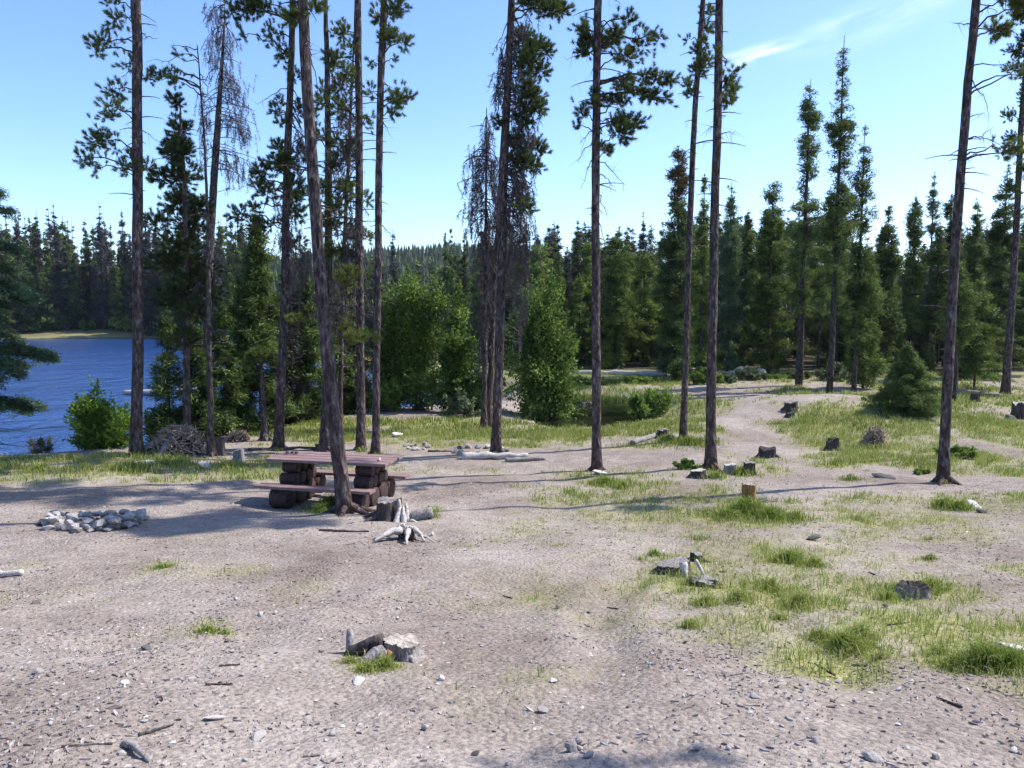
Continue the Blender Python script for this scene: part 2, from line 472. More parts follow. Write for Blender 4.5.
M_brush = mat('dry_brush', m_wood((.20, .14, .10), (.36, .27, .20), (.50, .40, .31), (40, 40, 40)), .9, .1)

def m_stone(c1, c2, c3):
    def fn(t, b):
        tc = N(t, 'ShaderNodeTexCoord'); p = tc.outputs['Object']
        oi = N(t, 'ShaderNodeObjectInfo')
        n = noise(t, p, 9, 6, .7)
        c = ramp(t, n, [(.3, c1), (.5, c2), (.72, c3)])
        k = math_(t, 'ADD', .72, math_(t, 'MULTIPLY', oi.outputs['Random'], .5))
        h = N(t, 'ShaderNodeHueSaturation'); t.links.new(c, h.inputs['Color']); t.links.new(k, h.inputs['Value'])
        t.links.new(h.outputs[0], b.inputs['Base Color'])
        bump(t, b, n, .5, .03)
    return fn
M_stone = mat('grey_stone', m_stone((.19, .17, .155), (.35, .32, .295), (.50, .47, .44)), .85, .25)
M_stoned = mat('dark_stone', m_stone((.05, .045, .043), (.115, .105, .10), (.2, .185, .175)), .85, .25)
M_pale = mat('pale_stone', m_stone((.34, .31, .285), (.50, .465, .435), (.63, .595, .56)), .85, .25)
M_ash = mat('ash', m_stone((.05, .048, .047), (.12, .115, .112), (.2, .19, .19)), .95, .1)

M_pine = foliage('pine_needles', (.012, .028, .013), (.165, .205, .06))
M_pineY = foliage('light_pine_needles', (.035, .062, .014), (.23, .27, .07))
M_spruce = foliage('spruce_needles', (.006, .020, .010), (.185, .25, .075))
M_blue = foliage('blue_spruce_needles', (.010, .032, .021), (.15, .235, .135))
M_bright = foliage('young_pine_needles', (.010, .034, .009), (.27, .345, .08))
M_deadneedle = foliage('dead_grey_needles', (.030, .025, .031), (.108, .092, .102), .12)
M_redneedle = foliage('dead_brown_needles', (.09, .045, .028), (.20, .105, .06), .2)
M_leaf = foliage('willow_leaves', (.016, .052, .014), (.30, .43, .09), .35)
M_leafB = foliage('bright_leaves', (.06, .13, .018), (.27, .40, .06), .38)
M_leafG = foliage('grey_green_leaves', (.06, .085, .05), (.24, .28, .17), .25)
M_twig = mat('bare_twigs', m_wood((.06, .05, .05), (.12, .10, .10), (.2, .18, .18)), .9, .1)
M_moss = mat('grey_hanging_twigs', m_wood((.05, .04, .046), (.10, .082, .09), (.17, .145, .155)), .9, .1)
M_grass = foliage('grass_blades', (.07, .135, .012), (.58, .50, .29), .36, 0, (.27, .33, .055))
M_chip = foliage('wood_chips', (.13, .098, .085), (.55, .51, .48), .0, 0)
M_gravel = foliage('gravel_stones', (.15, .128, .112), (.56, .54, .52), .0, 0)

def m_water(deep, rough, sc, st):
    def fn(t, b):
        g = N(t, 'ShaderNodeNewGeometry'); p = scaled(t, g.outputs['Position'], (1, .55, 1))
        n = math_(t, 'ADD', noise(t, p, sc, 4, .6), math_(t, 'MULTIPLY', noise(t, p, sc * .23, 3, .5), 1.6))
        n = math_(t, 'MULTIPLY', n, math_(t, 'ADD', .25, math_(t, 'MULTIPLY', noise(t, scaled(t, g.outputs['Position'], (.5, 1.6, 1)), .09, 3), 1.6)))
        b.inputs['Base Color'].default_value = (*deep, 1)
        b.inputs['IOR'].default_value = 1.33
        bump(t, b, n, st, .6)
    return fn
M_lake = mat('lake_water', m_water((.016, .052, .18), .06, 2.2, .30), .14, .5)
M_pond = mat('pond_water', m_water((.012, .015, .007), .04, 2.0, .05), .05, .5)
def flat(c):
    def fn(t, b):
        tc = N(t, 'ShaderNodeTexCoord')
        n = noise(t, tc.outputs['Object'], 14, 4)
        t.links.new(ramp(t, n, [(.3, tuple(x * .85 for x in c)), (.7, c)]), b.inputs['Base Color'])
    return fn
M_bluepl = mat('blue_plastic', flat((.10, .22, .42)), .45, .4)
M_whitepl = mat('white_plastic', flat((.72, .73, .74)), .45, .4)

# ------------------------------------------------------------------ ground sheet and water
def axis(segs):
    o = []
    for a, b, s in segs: o.append(np.arange(a, b, s))
    return np.concatenate(o + [np.array([segs[-1][1]])])
xs = axis([(-1250, -400, 170), (-400, -120, 20), (-120, -40, 4), (-40, -16, .8), (-16, -9, .2), (-9, 9, .085), (9, 16, .2), (16, 40, .8), (40, 120, 4), (120, 400, 20), (400, 1250, 170)])
ys = axis([(-60, -4, 8), (-4, 1.5, .5), (1.5, 13, .065), (13, 24, .13), (24, 50, .4), (50, 140, 2), (140, 340, 15), (340, 900, 28), (900, 1450, 110)])
GX, GY = np.meshgrid(xs, ys)
GZ = hgt(GX, GY)
G = Geo()
nx, ny = len(xs), len(ys)
i = (np.arange(ny - 1)[:, None] * nx + np.arange(nx - 1)[None]).ravel()
F = np.concatenate([np.stack([i, i + 1, i + nx + 1], -1), np.stack([i, i + nx + 1, i + nx], -1)])
G.add(np.stack([GX, GY, GZ], -1).reshape(-1, 3), F, cover(GX, GY).ravel() * .85, 0, True)
gob = G.build('ground', M_ground)
dls = sdf(LAKE, GX, GY)
fl = np.maximum(sm(45, 51, GY + 2 * vnoise(GX, GY, .5)), 0) * sm(3.0, 7.0, dls + 2 * vnoise(GX, GY, .3)) * sm(-4, 2, np.where(GY > 100, 5, GX + (GY - 46) * .55))
fl = np.maximum(fl, sm(56, 64, GY) * sm(1.2, 3.5, dls))
fl = fl * (1 - np.exp(-(((GX + 64) / 10) ** 2 + ((GY - 123) / 5) ** 2) ** 2) * (.4 + .6 * vnoise(GX, GY, .4)))
at2 = gob.data.attributes.new('floor', 'FLOAT', 'POINT'); at2.data.foreach_set('value', fl.astype(np.float32).ravel())
tag(gob, 'bare pale dirt clearing with gravel and patches of thin grass', 'ground', kind='structure')
def sheet(name, x0, x1, y0, y1, z, m):
    g = Geo(); g.add([(x0, y0, z), (x1, y0, z), (x1, y1, z), (x0, y1, z)], [(0, 1, 2), (0, 2, 3)])
    return g.build(name, m)
tag(sheet('lake_water', -200, .3, 12, 126, WATER_Z, M_lake), 'rippled deep blue lake behind the trees', 'lake', kind='structure')
tag(sheet('pond_water', .2, 6.6, 24.6, 39.0, POND_Z, M_pond), 'small dark green still pond beyond the clearing', 'pond', kind='structure')

# thin summer haze in the air
hm = bpy.data.materials.new('haze'); hm.use_nodes = True
ht = hm.node_tree; ht.nodes.clear()
ho = ht.nodes.new('ShaderNodeOutputMaterial'); hv = ht.nodes.new('ShaderNodeVolumePrincipled')
hv.inputs['Color'].default_value = (.80, .88, 1.0, 1)
hv.inputs['Density'].default_value = HAZE
hv.inputs['Anisotropy'].default_value = .2
ht.links.new(hv.outputs[0], ho.inputs['Volume'])
g = Geo()
hx, hy0, hy1, hz0, hz1 = 1300, -90, 1500, -4.0, 95.0
g.add([(a, b, c) for c in (hz0, hz1) for b in (hy0, hy1) for a in (-hx, hx)],
      [(0, 2, 1), (1, 2, 3), (4, 5, 6), (5, 7, 6), (0, 1, 4), (1, 5, 4), (2, 6, 3), (3, 6, 7), (0, 4, 2), (2, 4, 6), (1, 3, 5), (3, 7, 5)])
hz = g.build('haze', hm); tag(hz, 'thin pale blue haze in the air over the lake and hills', 'haze', kind='stuff')

# ------------------------------------------------------------------ foreground pines: trunk traced up from its foot
def arc(P0, P1, sag, n=7):
    t = np.linspace(0, 1, n)[:, None]
    M = (P0 + P1) / 2 + np.array([0, 0, sag])
    return (1 - t) ** 2 * P0 + 2 * t * (1 - t) * M + t ** 2 * P1

def hero(name, label, cat, pts, w0, w1, top, clumps=(), hang=(), dead=(), needle=None, bark=None, top_crown=None, flare=1.35, red=.5, seed=0, twigs=26, twz=(2.0, 9.0)):
    r = np.random.default_rng(100 + seed)
    base = gnd(*pts[0]); Y = base[1]
    P = [base] + [at(px, py, Y) for px, py in pts[1:]]
    P = np.array(P)
    d = P[-1] - P[-2]; d = d / max(d[2], 1e-3)
    if top > P[-1][2]:
        P = np.vstack([P, P[-1] + d * (top - P[-1][2])])
    zs = np.linspace(P[0][2], P[-1][2], 46)
    path = np.stack([np.interp(zs, P[:, 2], P[:, 0]), np.interp(zs, P[:, 2], P[:, 1]), zs], -1)
    k = np.ones(7) / 7                                     # round off the traced kinks
    for c in (0, 1):
        path[:, c] = np.convolve(np.pad(path[:, c], 3, 'edge'), k, 'valid')
    path[:, 0] += np.cumsum(r.normal(0, .004, 46)); path[:, 1] += np.cumsum(r.normal(0, .010, 46))
    path[0] = base - [0, 0, .12]
    ztop_px = at(0, 0, Y)[2]
    ra, rb = w0 * .42 * Y / FPX, w1 * .41 * Y / FPX
    if zs[-1] > ztop_px + .3:
        rad = np.interp(zs, [zs[0], ztop_px, zs[-1]], [ra, rb, .03])
    else:
        rad = np.interp(zs, [zs[0], zs[0] + .7 * (zs[-1] - zs[0]), zs[-1]], [ra, rb, .012])
    rad *= 1 + (flare - 1) * 1.5 * np.exp(-(zs - zs[0]) / .34)
    tr = Geo(); cr = Geo(); hg = Geo()
    n = 18
    V, F = tube(path, rad, n, .035, r)
    redt = np.repeat(red * np.exp(-(zs - zs[0]) / 1.3), n); redt = np.append(redt, [0, 0])
    tr.add(V - base, F, redt, 0, True)
    for q in range(5):                                      # root flare
        a = q * 1.257 + r.random(); L = r.uniform(.25, .5) * w0 / 12
        p0 = base + [0, 0, .16]; p1 = base + [math.cos(a) * L, math.sin(a) * L, -.06]
        V, F = tube(arc(p0, p1, -.05, 5), np.linspace(rad[0] * .45, .02, 5), 6); tr.add(V - base, F, .4, 0, True)
    def tp(z):
        return np.array([np.interp(z, path[:, 2], path[:, 0]), np.interp(z, path[:, 2], path[:, 1]), z])
    def limb(p0, p1, sag, r0):
        L = np.linalg.norm(p1 - p0)
        A = arc(p0, p1, sag, 8); A[1:-1] += r.normal(0, .03 * L, (6, 3))
        V, F = tube(A, np.linspace(r0, r0 * .3, 8), 6); tr.add(V - base, F, 0, 0, True)
        return A
    def mass(c, rx, rz, nt, lighten=0.0):
        side = np.sign(c[0] - tp(c[2])[0]) or 1
        dx = abs(c[0] - tp(c[2])[0])
        z0 = min(c[2] + r.uniform(-.05, .25) * dx - .25, path[-1, 2] - .2)
        A = limb(tp(z0), c, .12 * dx + .1, np.clip(.012 + .012 * dx, .012, .035))
        n = int(nt * 1.9)
        D = r.normal(0, 1, (n, 3)); D = D / np.linalg.norm(D, axis=1, keepdims=True) * r.random((n, 1)) ** .4
        Q = c + D * [rx, max(rx * .75, .25), rz]
        nb_ = int(n * .3); kk = r.integers(4, 8, nb_)
        Q[:nb_] = A[kk] + r.normal(0, .11, (nb_, 3)) + [0, 0, .03]
        k = np.argmin(np.linalg.norm(Q[:, None] - A[None, 3:], axis=2), axis=1) + 3
        mid = A[k] * .45 + Q * .55 - [0, 0, .05]
        V, F = sticks(A[k], mid, .014); tr.add(V - base, F, 0)
        V, F = sticks(mid, Q, .010); tr.add(V - base, F, 0)
        ax = unit(Q - A[k]) + [0, 0, .5]
        V, F, ti = tufts(Q, ax, 72, .088, .0082, r, .10)
        tone = np.clip(.48 + lighten + r.normal(0, .2, n), 0, 1)[ti] + r.normal(0, .05, len(V))
        cr.add(V - base, F, np.clip(tone, 0, 1))
    for cl in clumps:
        px, py, rx, ry, nt = cl[:5]
        c = at(px, py, Y); c[1] += r.normal(0, .35)
        mass(c, rx * Y / FPX, ry * Y / FPX, nt, cl[5] if len(cl) > 5 else 0)
    if top_crown:                                           # crown above the top of the frame
        z0, z1, Rr, nm = top_crown
        for q in range(nm):
            u = r.random(); z = z0 + (z1 - z0) * u; a = r.random() * 6.283
            L = Rr * (1 - .75 * u) * r.uniform(.5, 1.1)
            c = tp(min(z, path[-1, 2])) + [math.cos(a) * L, math.sin(a) * L, .1]
            mass(c, .5, .28, 40)
    for px, py, rx, ry, nh in hang:                          # grey drooping sprays
        c = at(px, py, Y)
        for q in range(int(nh * 1.7)):
            p = c + r.normal(0, .5, 3) * [rx * Y / FPX, rx * .7 * Y / FPX, ry * Y / FPX]
            t0 = tp(min(p[2] + r.uniform(.1, .5), path[-1, 2] - .1))
            L = r.uniform(.25, .7)
            if q % 5 == 0:
                A = arc(t0, p, .15, 6); V, F = tube(A, np.linspace(.018, .009, 6), 4); hg.add(V - base, F, .5)
            k = 24
            s = np.linspace(0, 1, 5)
            sp = p + np.stack([r.normal(0, .10) * s, r.normal(0, .10) * s, -L * s ** 1.2], -1)
            V, F = sticks(sp[:-1], sp[1:], .017); hg.add(V - base, F, .5)
            ii = r.integers(0, 4, k); u = r.random((k, 1))
            a = sp[ii] * (1 - u) + sp[ii + 1] * u
            e = a + r.normal(0, .07, (k, 3)) + [0, 0, -.08]
            V, F = sticks(a, e, .014); hg.add(V - base, F, .5)
    for px, py, ex, ey, sag in dead:                         # single bare limbs
        p1 = at(ex, ey, Y); z0 = at(px, py, Y)[2]; p0 = tp(z0); p1[1] += r.normal(0, .3)
        A = limb(p0, p1, sag * Y / FPX, .013)
        for q in range(7):
            k = r.integers(2, 8); e = A[k] + r.normal(0, .16, 3) + [0, 0, -.14]
            V, F = sticks(A[k], e, .009); tr.add(V - base, F, 0)
    for q in range(twigs):                                   # stubs and thin dead twigs on the bole
        z = base[2] + r.uniform(*twz)
        if z > path[-1, 2] - .3: continue
        p0 = tp(z); a = r.random() * 6.283; L = r.uniform(.12, .7)
        p1 = p0 + [math.cos(a) * L, math.sin(a) * L, r.uniform(-.35, .15) * L]
        A = arc(p0, p1, .12 * L, 5); V, F = tube(A, np.linspace(.015, .005, 5), 4); tr.add(V - base, F, 0)
        if L > .35:
            for j in range(3):
                V, F = sticks(A[2 + j % 3], A[2 + j % 3] + r.normal(0, .1, 3) - [0, 0, .1], .006); tr.add(V - base, F, 0)
    t = empty(name, base); tag(t, label, cat)
    tr.build('trunk', bark or M_bark, t)
    if cr.n: cr.build('crown', needle or M_pine, t)
    if hg.n: hg.build('dead_twigs', M_moss, t)
    return t

T = 'pine_tree'
hero(T, 'tall slim pine with green boughs only on its left side, beside the bright lakeside shrub', 'tree',
     [(137, 456), (137, 300), (137, 150), (136, 0)], 13, 11, 15,
     [(115, 18, 16, 12, 22), (100, 42, 14, 12, 26), (90, 45, 8, 8, 10), (118, 58, 14, 10, 12), (105, 86, 16, 10, 22), (94, 110, 12, 8, 16), (122, 112, 12, 10, 12), (100, 140, 20, 12, 44), (90, 158, 10, 14, 20), (98, 170, 5, 8, 8), (125, 155, 10, 14, 18), (128, 172, 8, 10, 12), (146, 168, 8, 12, 14), (112, 4, 10, 6, 8)],
     dead=[(136, 30, 160, 40, -4), (136, 60, 118, 75, -6), (137, 130, 155, 140, 4), (137, 190, 122, 186, 3)], top_crown=(11.5, 15, 1.3, 10), seed=1, twigs=26, twz=(6, 11))
hero(T, 'dark bushy pine with a dense clumped crown, right of the upturned root mass', 'tree',
     [(187, 452), (187, 330), (186, 220), (180, 96)], 9, 5, 0,
     [(176, 100, 7, 10, 24), (172, 125, 13, 14, 50), (165, 145, 14, 12, 60), (182, 150, 14, 14, 60), (182, 175, 18, 18, 90), (165, 178, 12, 10, 40), (172, 200, 20, 14, 90), (190, 205, 14, 16, 60), (185, 222, 20, 16, 80), (158, 222, 14, 8, 34), (180, 245, 24, 14, 80), (165, 262, 26, 12, 80), (195, 270, 26, 16, 80), (180, 290, 26, 14, 70), (200, 310, 22, 12, 50), (165, 300, 20, 10, 40), (190, 335, 18, 10, 34), (170, 345, 14, 10, 24), (215, 290, 14, 16, 40)], seed=2, flare=1.2)
hero('dead_pine_tree', 'dead leaning tree with reddish peeling bark and curtains of drooping grey twigs', 'tree',
     [(199, 442), (206, 330), (213, 200), (219, 100), (226, 0)], 12, 8, 13,
     hang=[(222, 40, 14, 18, 34), (212, 55, 8, 16, 14), (226, 72, 12, 16, 34), (236, 88, 12, 14, 20), (236, 118, 14, 16, 40), (244, 130, 10, 10, 14), (205, 110, 8, 30, 24), (240, 165, 14, 14, 22), (228, 160, 10, 20, 20), (214, 10, 10, 12, 20), (205, 150, 8, 24, 18)],
     dead=[(218, 75, 245, 120, 10), (215, 193, 252, 188, 5), (216, 170, 250, 172, 6), (214, 240, 190, 235, 5)], red=.9, bark=M_bark, seed=3, twigs=30, twz=(3, 9))
hero('dead_pine_tree', 'very thin dead pole with an arching branch tip, directly beside the reddish leaning dead tree', 'tree',
     [(211, 456), (208, 330), (205, 220), (200, 130), (194, 44)], 8, 3, 0,
     [(160, 72, 12, 6, 14), (172, 80, 10, 6, 12), (150, 78, 8, 6, 10), (178, 52, 6, 5, 5), (182, 86, 5, 6, 5)],
     dead=[(195, 62, 158, 68, 8), (194, 48, 172, 46, 2), (197, 70, 213, 105, 8), (208, 95, 213, 105, 6)], seed=4)
hero(T, 'pine behind the table with dense dark boughs spreading left halfway up its trunk', 'tree',
     [(278, 449), (283, 330), (286, 230), (290, 100), (293, 0)], 11, 7, 14,
     [(252, 12, 18, 12, 60), (240, 22, 10, 12, 24), (268, 34, 8, 10, 20), (262, 8, 14, 8, 34), (250, 42, 5, 7, 8), (282, 52, 6, 6, 8), (278, 100, 6, 6, 8), (284, 122, 8, 8, 12), (300, 80, 6, 10, 10), (272, 108, 5, 10, 10), (276, 162, 14, 10, 50), (264, 172, 10, 10, 30), (290, 165, 10, 12, 40), (284, 188, 18, 10, 60), (262, 190, 12, 12, 30), (290, 205, 10, 10, 24), (240, 215, 12, 8, 24), (250, 205, 10, 6, 16), (300, 215, 8, 8, 14), (302, 20, 8, 16, 24), (296, 240, 10, 8, 14), (265, 225, 16, 8, 30), (278, 145, 12, 8, 24), (300, 150, 8, 12, 20), (300, 185, 8, 12, 24), (252, 180, 8, 10, 16), (285, 60, 8, 16, 16), (300, 110, 8, 12, 14)],
     hang=[(300, 130, 10, 40, 20), (285, 220, 14, 30, 24), (298, 260, 12, 40, 26)],
     dead=[(290, 85, 256, 103, 3), (287, 180, 250, 225, 3), (286, 195, 305, 240, 5)], top_crown=(12, 14, 1.0, 5), seed=5)
hero(T, 'thick leaning pine trunk growing from a grass tuft against the picnic table', 'tree',
     [(346, 513), (339, 460), (331, 400), (325, 330), (318, 250), (313, 180), (308, 100), (303, 0)], 17, 12, 14.5,
     [(292, 12, 10, 10, 14), (318, 8, 10, 8, 12)],
     dead=[(325, 305, 384, 332, 14), (314, 165, 344, 185, 8), (312, 165, 275, 205, 5), (310, 130, 335, 160, 8), (322, 270, 345, 285, 4), (306, 30, 316, 90, 3), (306, 40, 320, 70, 3)], top_crown=(11.5, 14, .9, 5), red=.35, seed=6, twigs=24, twz=(4, 9), flare=1.2)
hero(T, 'straight pine behind the table with light yellowish boughs hanging low down its trunk', 'tree',
     [(361, 450), (360, 330), (359, 230), (359, 100), (358, 0)], 10, 8, 14,
     [(340, 30, 12, 12, 30, .1), (330, 55, 12, 12, 30, .1), (338, 82, 12, 12, 26), (325, 110, 10, 12, 20), (340, 135, 12, 12, 24, .1), (332, 165, 12, 10, 24), (348, 190, 10, 10, 20, .1), (338, 205, 12, 12, 34, .15), (330, 225, 12, 14, 40, .15), (350, 232, 10, 12, 36, .2), (345, 255, 14, 12, 44, .2), (328, 250, 10, 12, 30, .1), (352, 275, 12, 10, 30, .15), (335, 285, 12, 10, 30, .1), (345, 150, 14, 10, 24), (325, 190, 10, 12, 24), (350, 75, 10, 10, 20, .1), (340, 110, 10, 10, 20), (328, 140, 10, 10, 16), (352, 50, 8, 10, 16), (368, 200, 6, 10, 12), (365, 235, 8, 6, 14, .2), (340, 325, 10, 8, 26, .2), (356, 335, 10, 8, 22, .2), (376, 336, 12, 5, 18, .15), (330, 350, 8, 8, 14, .1), (305, 318, 10, 4, 16, .2), (370, 120, 6, 14, 12)],
     dead=[(359, 160, 335, 175, 5), (360, 350, 350, 378, 3), (360, 345, 346, 365, 3), (359, 300, 344, 315, 3)], hang=[(345, 100, 16, 40, 26), (340, 170, 16, 40, 34), (348, 240, 16, 40, 34), (342, 300, 16, 30, 26)], needle=M_pineY, top_crown=(11.5, 14, 1.0, 6), seed=7, twigs=30, twz=(2, 9))
hero(T, 'slim pine with two dark tufts high on its right, right of the yellowish pine', 'tree',
     [(375, 456), (376, 330), (377, 200), (378, 100), (382, 0)], 9, 8, 14,
     [(398, 15, 14, 10, 44), (390, 38, 12, 10, 34), (406, 45, 8, 8, 20), (375, 10, 8, 10, 20), (398, 102, 10, 8, 30), (408, 96, 8, 6, 20), (392, 108, 7, 6, 12), (372, 62, 5, 6, 6), (370, 90, 6, 8, 10), (395, 60, 5, 3, 3)],
     dead=[(378, 80, 395, 98, 6), (377, 120, 390, 135, 4), (376, 225, 388, 235, 4)], top_crown=(11.5, 14, 1.3, 8), seed=8, twigs=28, twz=(3, 9))
hero(T, 'small dark trunk hidden behind the leaning pine at the picnic table', 'tree',
     [(325, 449), (328, 330), (328, 200), (326, 60), (325, 0)], 13, 5, 12,
     [(320, 90, 8, 20, 24), (318, 130, 8, 14, 18), (332, 60, 8, 14, 20), (318, 200, 8, 12, 14)], needle=M_pineY, seed=9, twigs=34, twz=(2, 9))
hero(T, 'thin dark pole pine between the leaning pine and the yellowish pine', 'tree',
     [(340, 440), (341, 330), (345, 230), (351, 100), (354, 10)], 6, 4, 0,
     [(352, 120, 8, 12, 14), (340, 145, 10, 10, 14), (356, 160, 8, 10, 12), (345, 180, 8, 10, 10)], seed=10, twigs=50, twz=(2, 9))
hero(T, 'tall middle pine with a thick dark crown and brown hanging twigs down its right side', 'tree',
     [(496, 454), (500, 330), (503, 220), (508, 100), (512, 0)], 11, 8, 15,
     [(535, 8, 24, 10, 80), (560, 14, 14, 8, 44), (548, 20, 12, 8, 30), (525, 35, 14, 14, 60), (538, 42, 10, 8, 34), (530, 70, 12, 14, 44), (542, 80, 8, 8, 24), (535, 98, 12, 10, 40), (526, 118, 12, 12, 44), (520, 140, 10, 12, 34), (532, 55, 12, 12, 40), (545, 62, 8, 8, 20), (524, 160, 10, 12, 40), (536, 168, 8, 8, 24), (522, 190, 8, 12, 30), (540, 110, 8, 8, 26), (526, 210, 8, 8, 20), (538, 142, 10, 8, 30), (545, 148, 6, 4, 12), (498, 124, 5, 8, 16), (515, 165, 8, 14, 20), (528, 90, 8, 12, 30)],
     hang=[(520, 60, 14, 50, 44), (522, 110, 14, 40, 36), (520, 160, 14, 40, 44), (516, 200, 14, 40, 46), (514, 245, 12, 30, 26), (502, 60, 5, 30, 14), (500, 90, 6, 20, 14), (525, 230, 10, 40, 22), (520, 290, 10, 40, 18)], top_crown=(12, 15, 1.4, 8), seed=11, twigs=20)
hero('dead_pine_tree', 'thin grey snag with drooping dead branches, left of the thick crowned middle pine', 'tree',
     [(484, 428), (485, 330), (486, 220), (487, 108)], 7, 3, 0,
     hang=[(487, 130, 6, 12, 18), (480, 155, 12, 10, 22), (478, 180, 12, 14, 30), (494, 170, 8, 20, 26), (475, 205, 10, 14, 22), (492, 220, 10, 24, 30), (480, 240, 12, 20, 26), (488, 280, 12, 30, 30), (484, 330, 8, 40, 24)],
     dead=[(487, 150, 465, 156, 3), (487, 180, 466, 185, 3), (487, 215, 470, 228, 4), (487, 165, 502, 172, 3)], bark=M_bark, seed=12, twigs=40, twz=(3, 9))
hero(T, 'second trunk close behind the thick crowned middle pine, with a scarred foot', 'tree',
     [(488, 427), (492, 330), (497, 220), (503, 100)], 8, 4, 0, hang=[(500, 200, 8, 30, 30), (496, 250, 10, 40, 40)], seed=13, red=.9, twigs=30)
hero(T, 'tall pine right of centre with sparse airy boughs to the right and drooping bare twigs', 'tree',
     [(597, 471), (596, 330), (596, 200), (597, 100), (599, 0)], 11, 9, 15,
     [(588, 36, 8, 8, 26, .12), (604, 34, 12, 7, 40, .15), (612, 40, 8, 8, 24, .1), (582, 50, 7, 7, 18), (580, 32, 6, 6, 12), (585, 25, 6, 8, 10), (630, 18, 14, 10, 16), (642, 40, 12, 12, 26), (630, 50, 14, 10, 20), (655, 45, 8, 8, 10), (620, 62, 10, 6, 10), (635, 78, 16, 8, 40, .1), (655, 80, 14, 8, 36, .1), (668, 82, 8, 6, 14, .1), (650, 98, 14, 6, 30), (665, 100, 8, 5, 12), (612, 100, 10, 6, 16), (622, 105, 6, 5, 10), (618, 122, 10, 6, 18, .1), (635, 122, 14, 8, 34), (620, 138, 12, 10, 36), (610, 145, 10, 6, 12), (580, 114, 7, 6, 12), (592, 108, 6, 4, 8), (577, 125, 4, 4, 5), (605, 155, 5, 4, 5), (592, 98, 6, 6, 8)],
     dead=[(597, 70, 650, 90, 10), (597, 22, 640, 50, 10), (597, 160, 620, 195, 14), (597, 175, 615, 185, 8), (596, 140, 578, 160, 6), (597, 130, 580, 145, 6), (597, 120, 640, 118, 5), (596, 155, 582, 185, 6), (597, 190, 610, 215, 6), (597, 50, 568, 55, 3), (597, 90, 625, 110, 8), (596, 215, 605, 250, 6)],
     top_crown=(10.4, 16, 1.5, 12), seed=14, twigs=34, twz=(5, 11))
hero(T, 'slender tall pine with small high tufts on the grassy hump by the pond', 'tree',
     [(683, 441), (686, 350), (690, 250), (695, 130), (699, 70), (704, 0)], 8, 6, 14,
     [(699, 68, 10, 10, 34), (693, 78, 6, 10, 18), (706, 62, 6, 8, 18), (697, 50, 5, 8, 12), (702, 45, 4, 8, 10), (710, 22, 8, 10, 20), (712, 8, 6, 8, 14), (690, 92, 5, 5, 8), (694, 30, 3, 5, 4)],
     seed=15, twigs=30, twz=(4, 11))
hero(T, 'bare straight pine trunk with one hanging tuft, beside the small cut stumps', 'tree',
     [(711, 468), (712, 350), (714, 250), (717, 120), (720, 0)], 12, 9, 16,
     [(728, 84, 6, 6, 16), (732, 96, 8, 7, 22), (726, 98, 5, 8, 12), (716, 52, 5, 6, 6), (730, 78, 4, 4, 6)],
     dead=[(719, 52, 732, 85, 12), (719, 60, 728, 62, 3), (717, 118, 728, 114, 2), (717, 135, 729, 136, 2), (717, 128, 710, 127, 2), (715, 185, 707, 184, 1)], seed=16, twigs=30, twz=(4, 11), top_crown=(12.0, 16.5, 1.6, 26))
hero(T, 'bare pine trunk leaning right with crooked dead branches high on its right side', 'tree',
     [(943, 482), (947, 400), (953, 300), (959, 210), (967, 110), (975, 30), (978, 0)], 12, 9, 19,
     [(1006, 6, 10, 6, 40), (1016, 16, 10, 8, 60), (1010, 26, 8, 6, 30), (1000, 84, 4, 3, 4), (1012, 78, 4, 3, 4), (996, 152, 6, 6, 10), (1004, 158, 6, 6, 10)],
     dead=[(975, 30, 1018, 35, 8), (973, 25, 960, 20, 2), (970, 66, 1010, 78, 8), (970, 80, 986, 118, 20), (963, 140, 990, 128, -4), (965, 138, 996, 150, 10), (976, 2, 1008, 6, 4), (968, 120, 985, 112, 3), (962, 160, 985, 155, 3)], seed=17, twigs=30, twz=(3, 10), red=.3, top_crown=(15.9, 18.8, 1.1, 48))
hero(T, 'pine at the right edge with dark clumped boughs above a bare lower trunk', 'tree',
     [(1005, 394), (1010, 320), (1016, 230), (1020, 150), (1026, 30)], 9, 6, 16,
     [(1020, 40, 8, 10, 40), (1016, 55, 6, 8, 24), (1018, 100, 8, 12, 50), (1010, 115, 8, 8, 30), (1014, 138, 12, 8, 50), (1002, 152, 8, 8, 30), (1018, 170, 10, 12, 50), (1008, 190, 12, 10, 50), (1016, 215, 10, 12, 40), (1026, 70, 10, 20, 60), (1030, 120, 10, 20, 60)], seed=18, twigs=20, top_crown=(13, 16, 1.2, 8))
hero(T, 'short young trunk before the big drooping spruce, tipped with one needle tuft', 'tree',
     [(264, 441), (263, 400), (261, 368), (259, 350)], 8, 4, 0,
     [(256, 356, 9, 6, 34), (264, 352, 7, 6, 24), (250, 362, 6, 5, 14)], seed=19, twigs=8, twz=(.6, 2), red=.2)
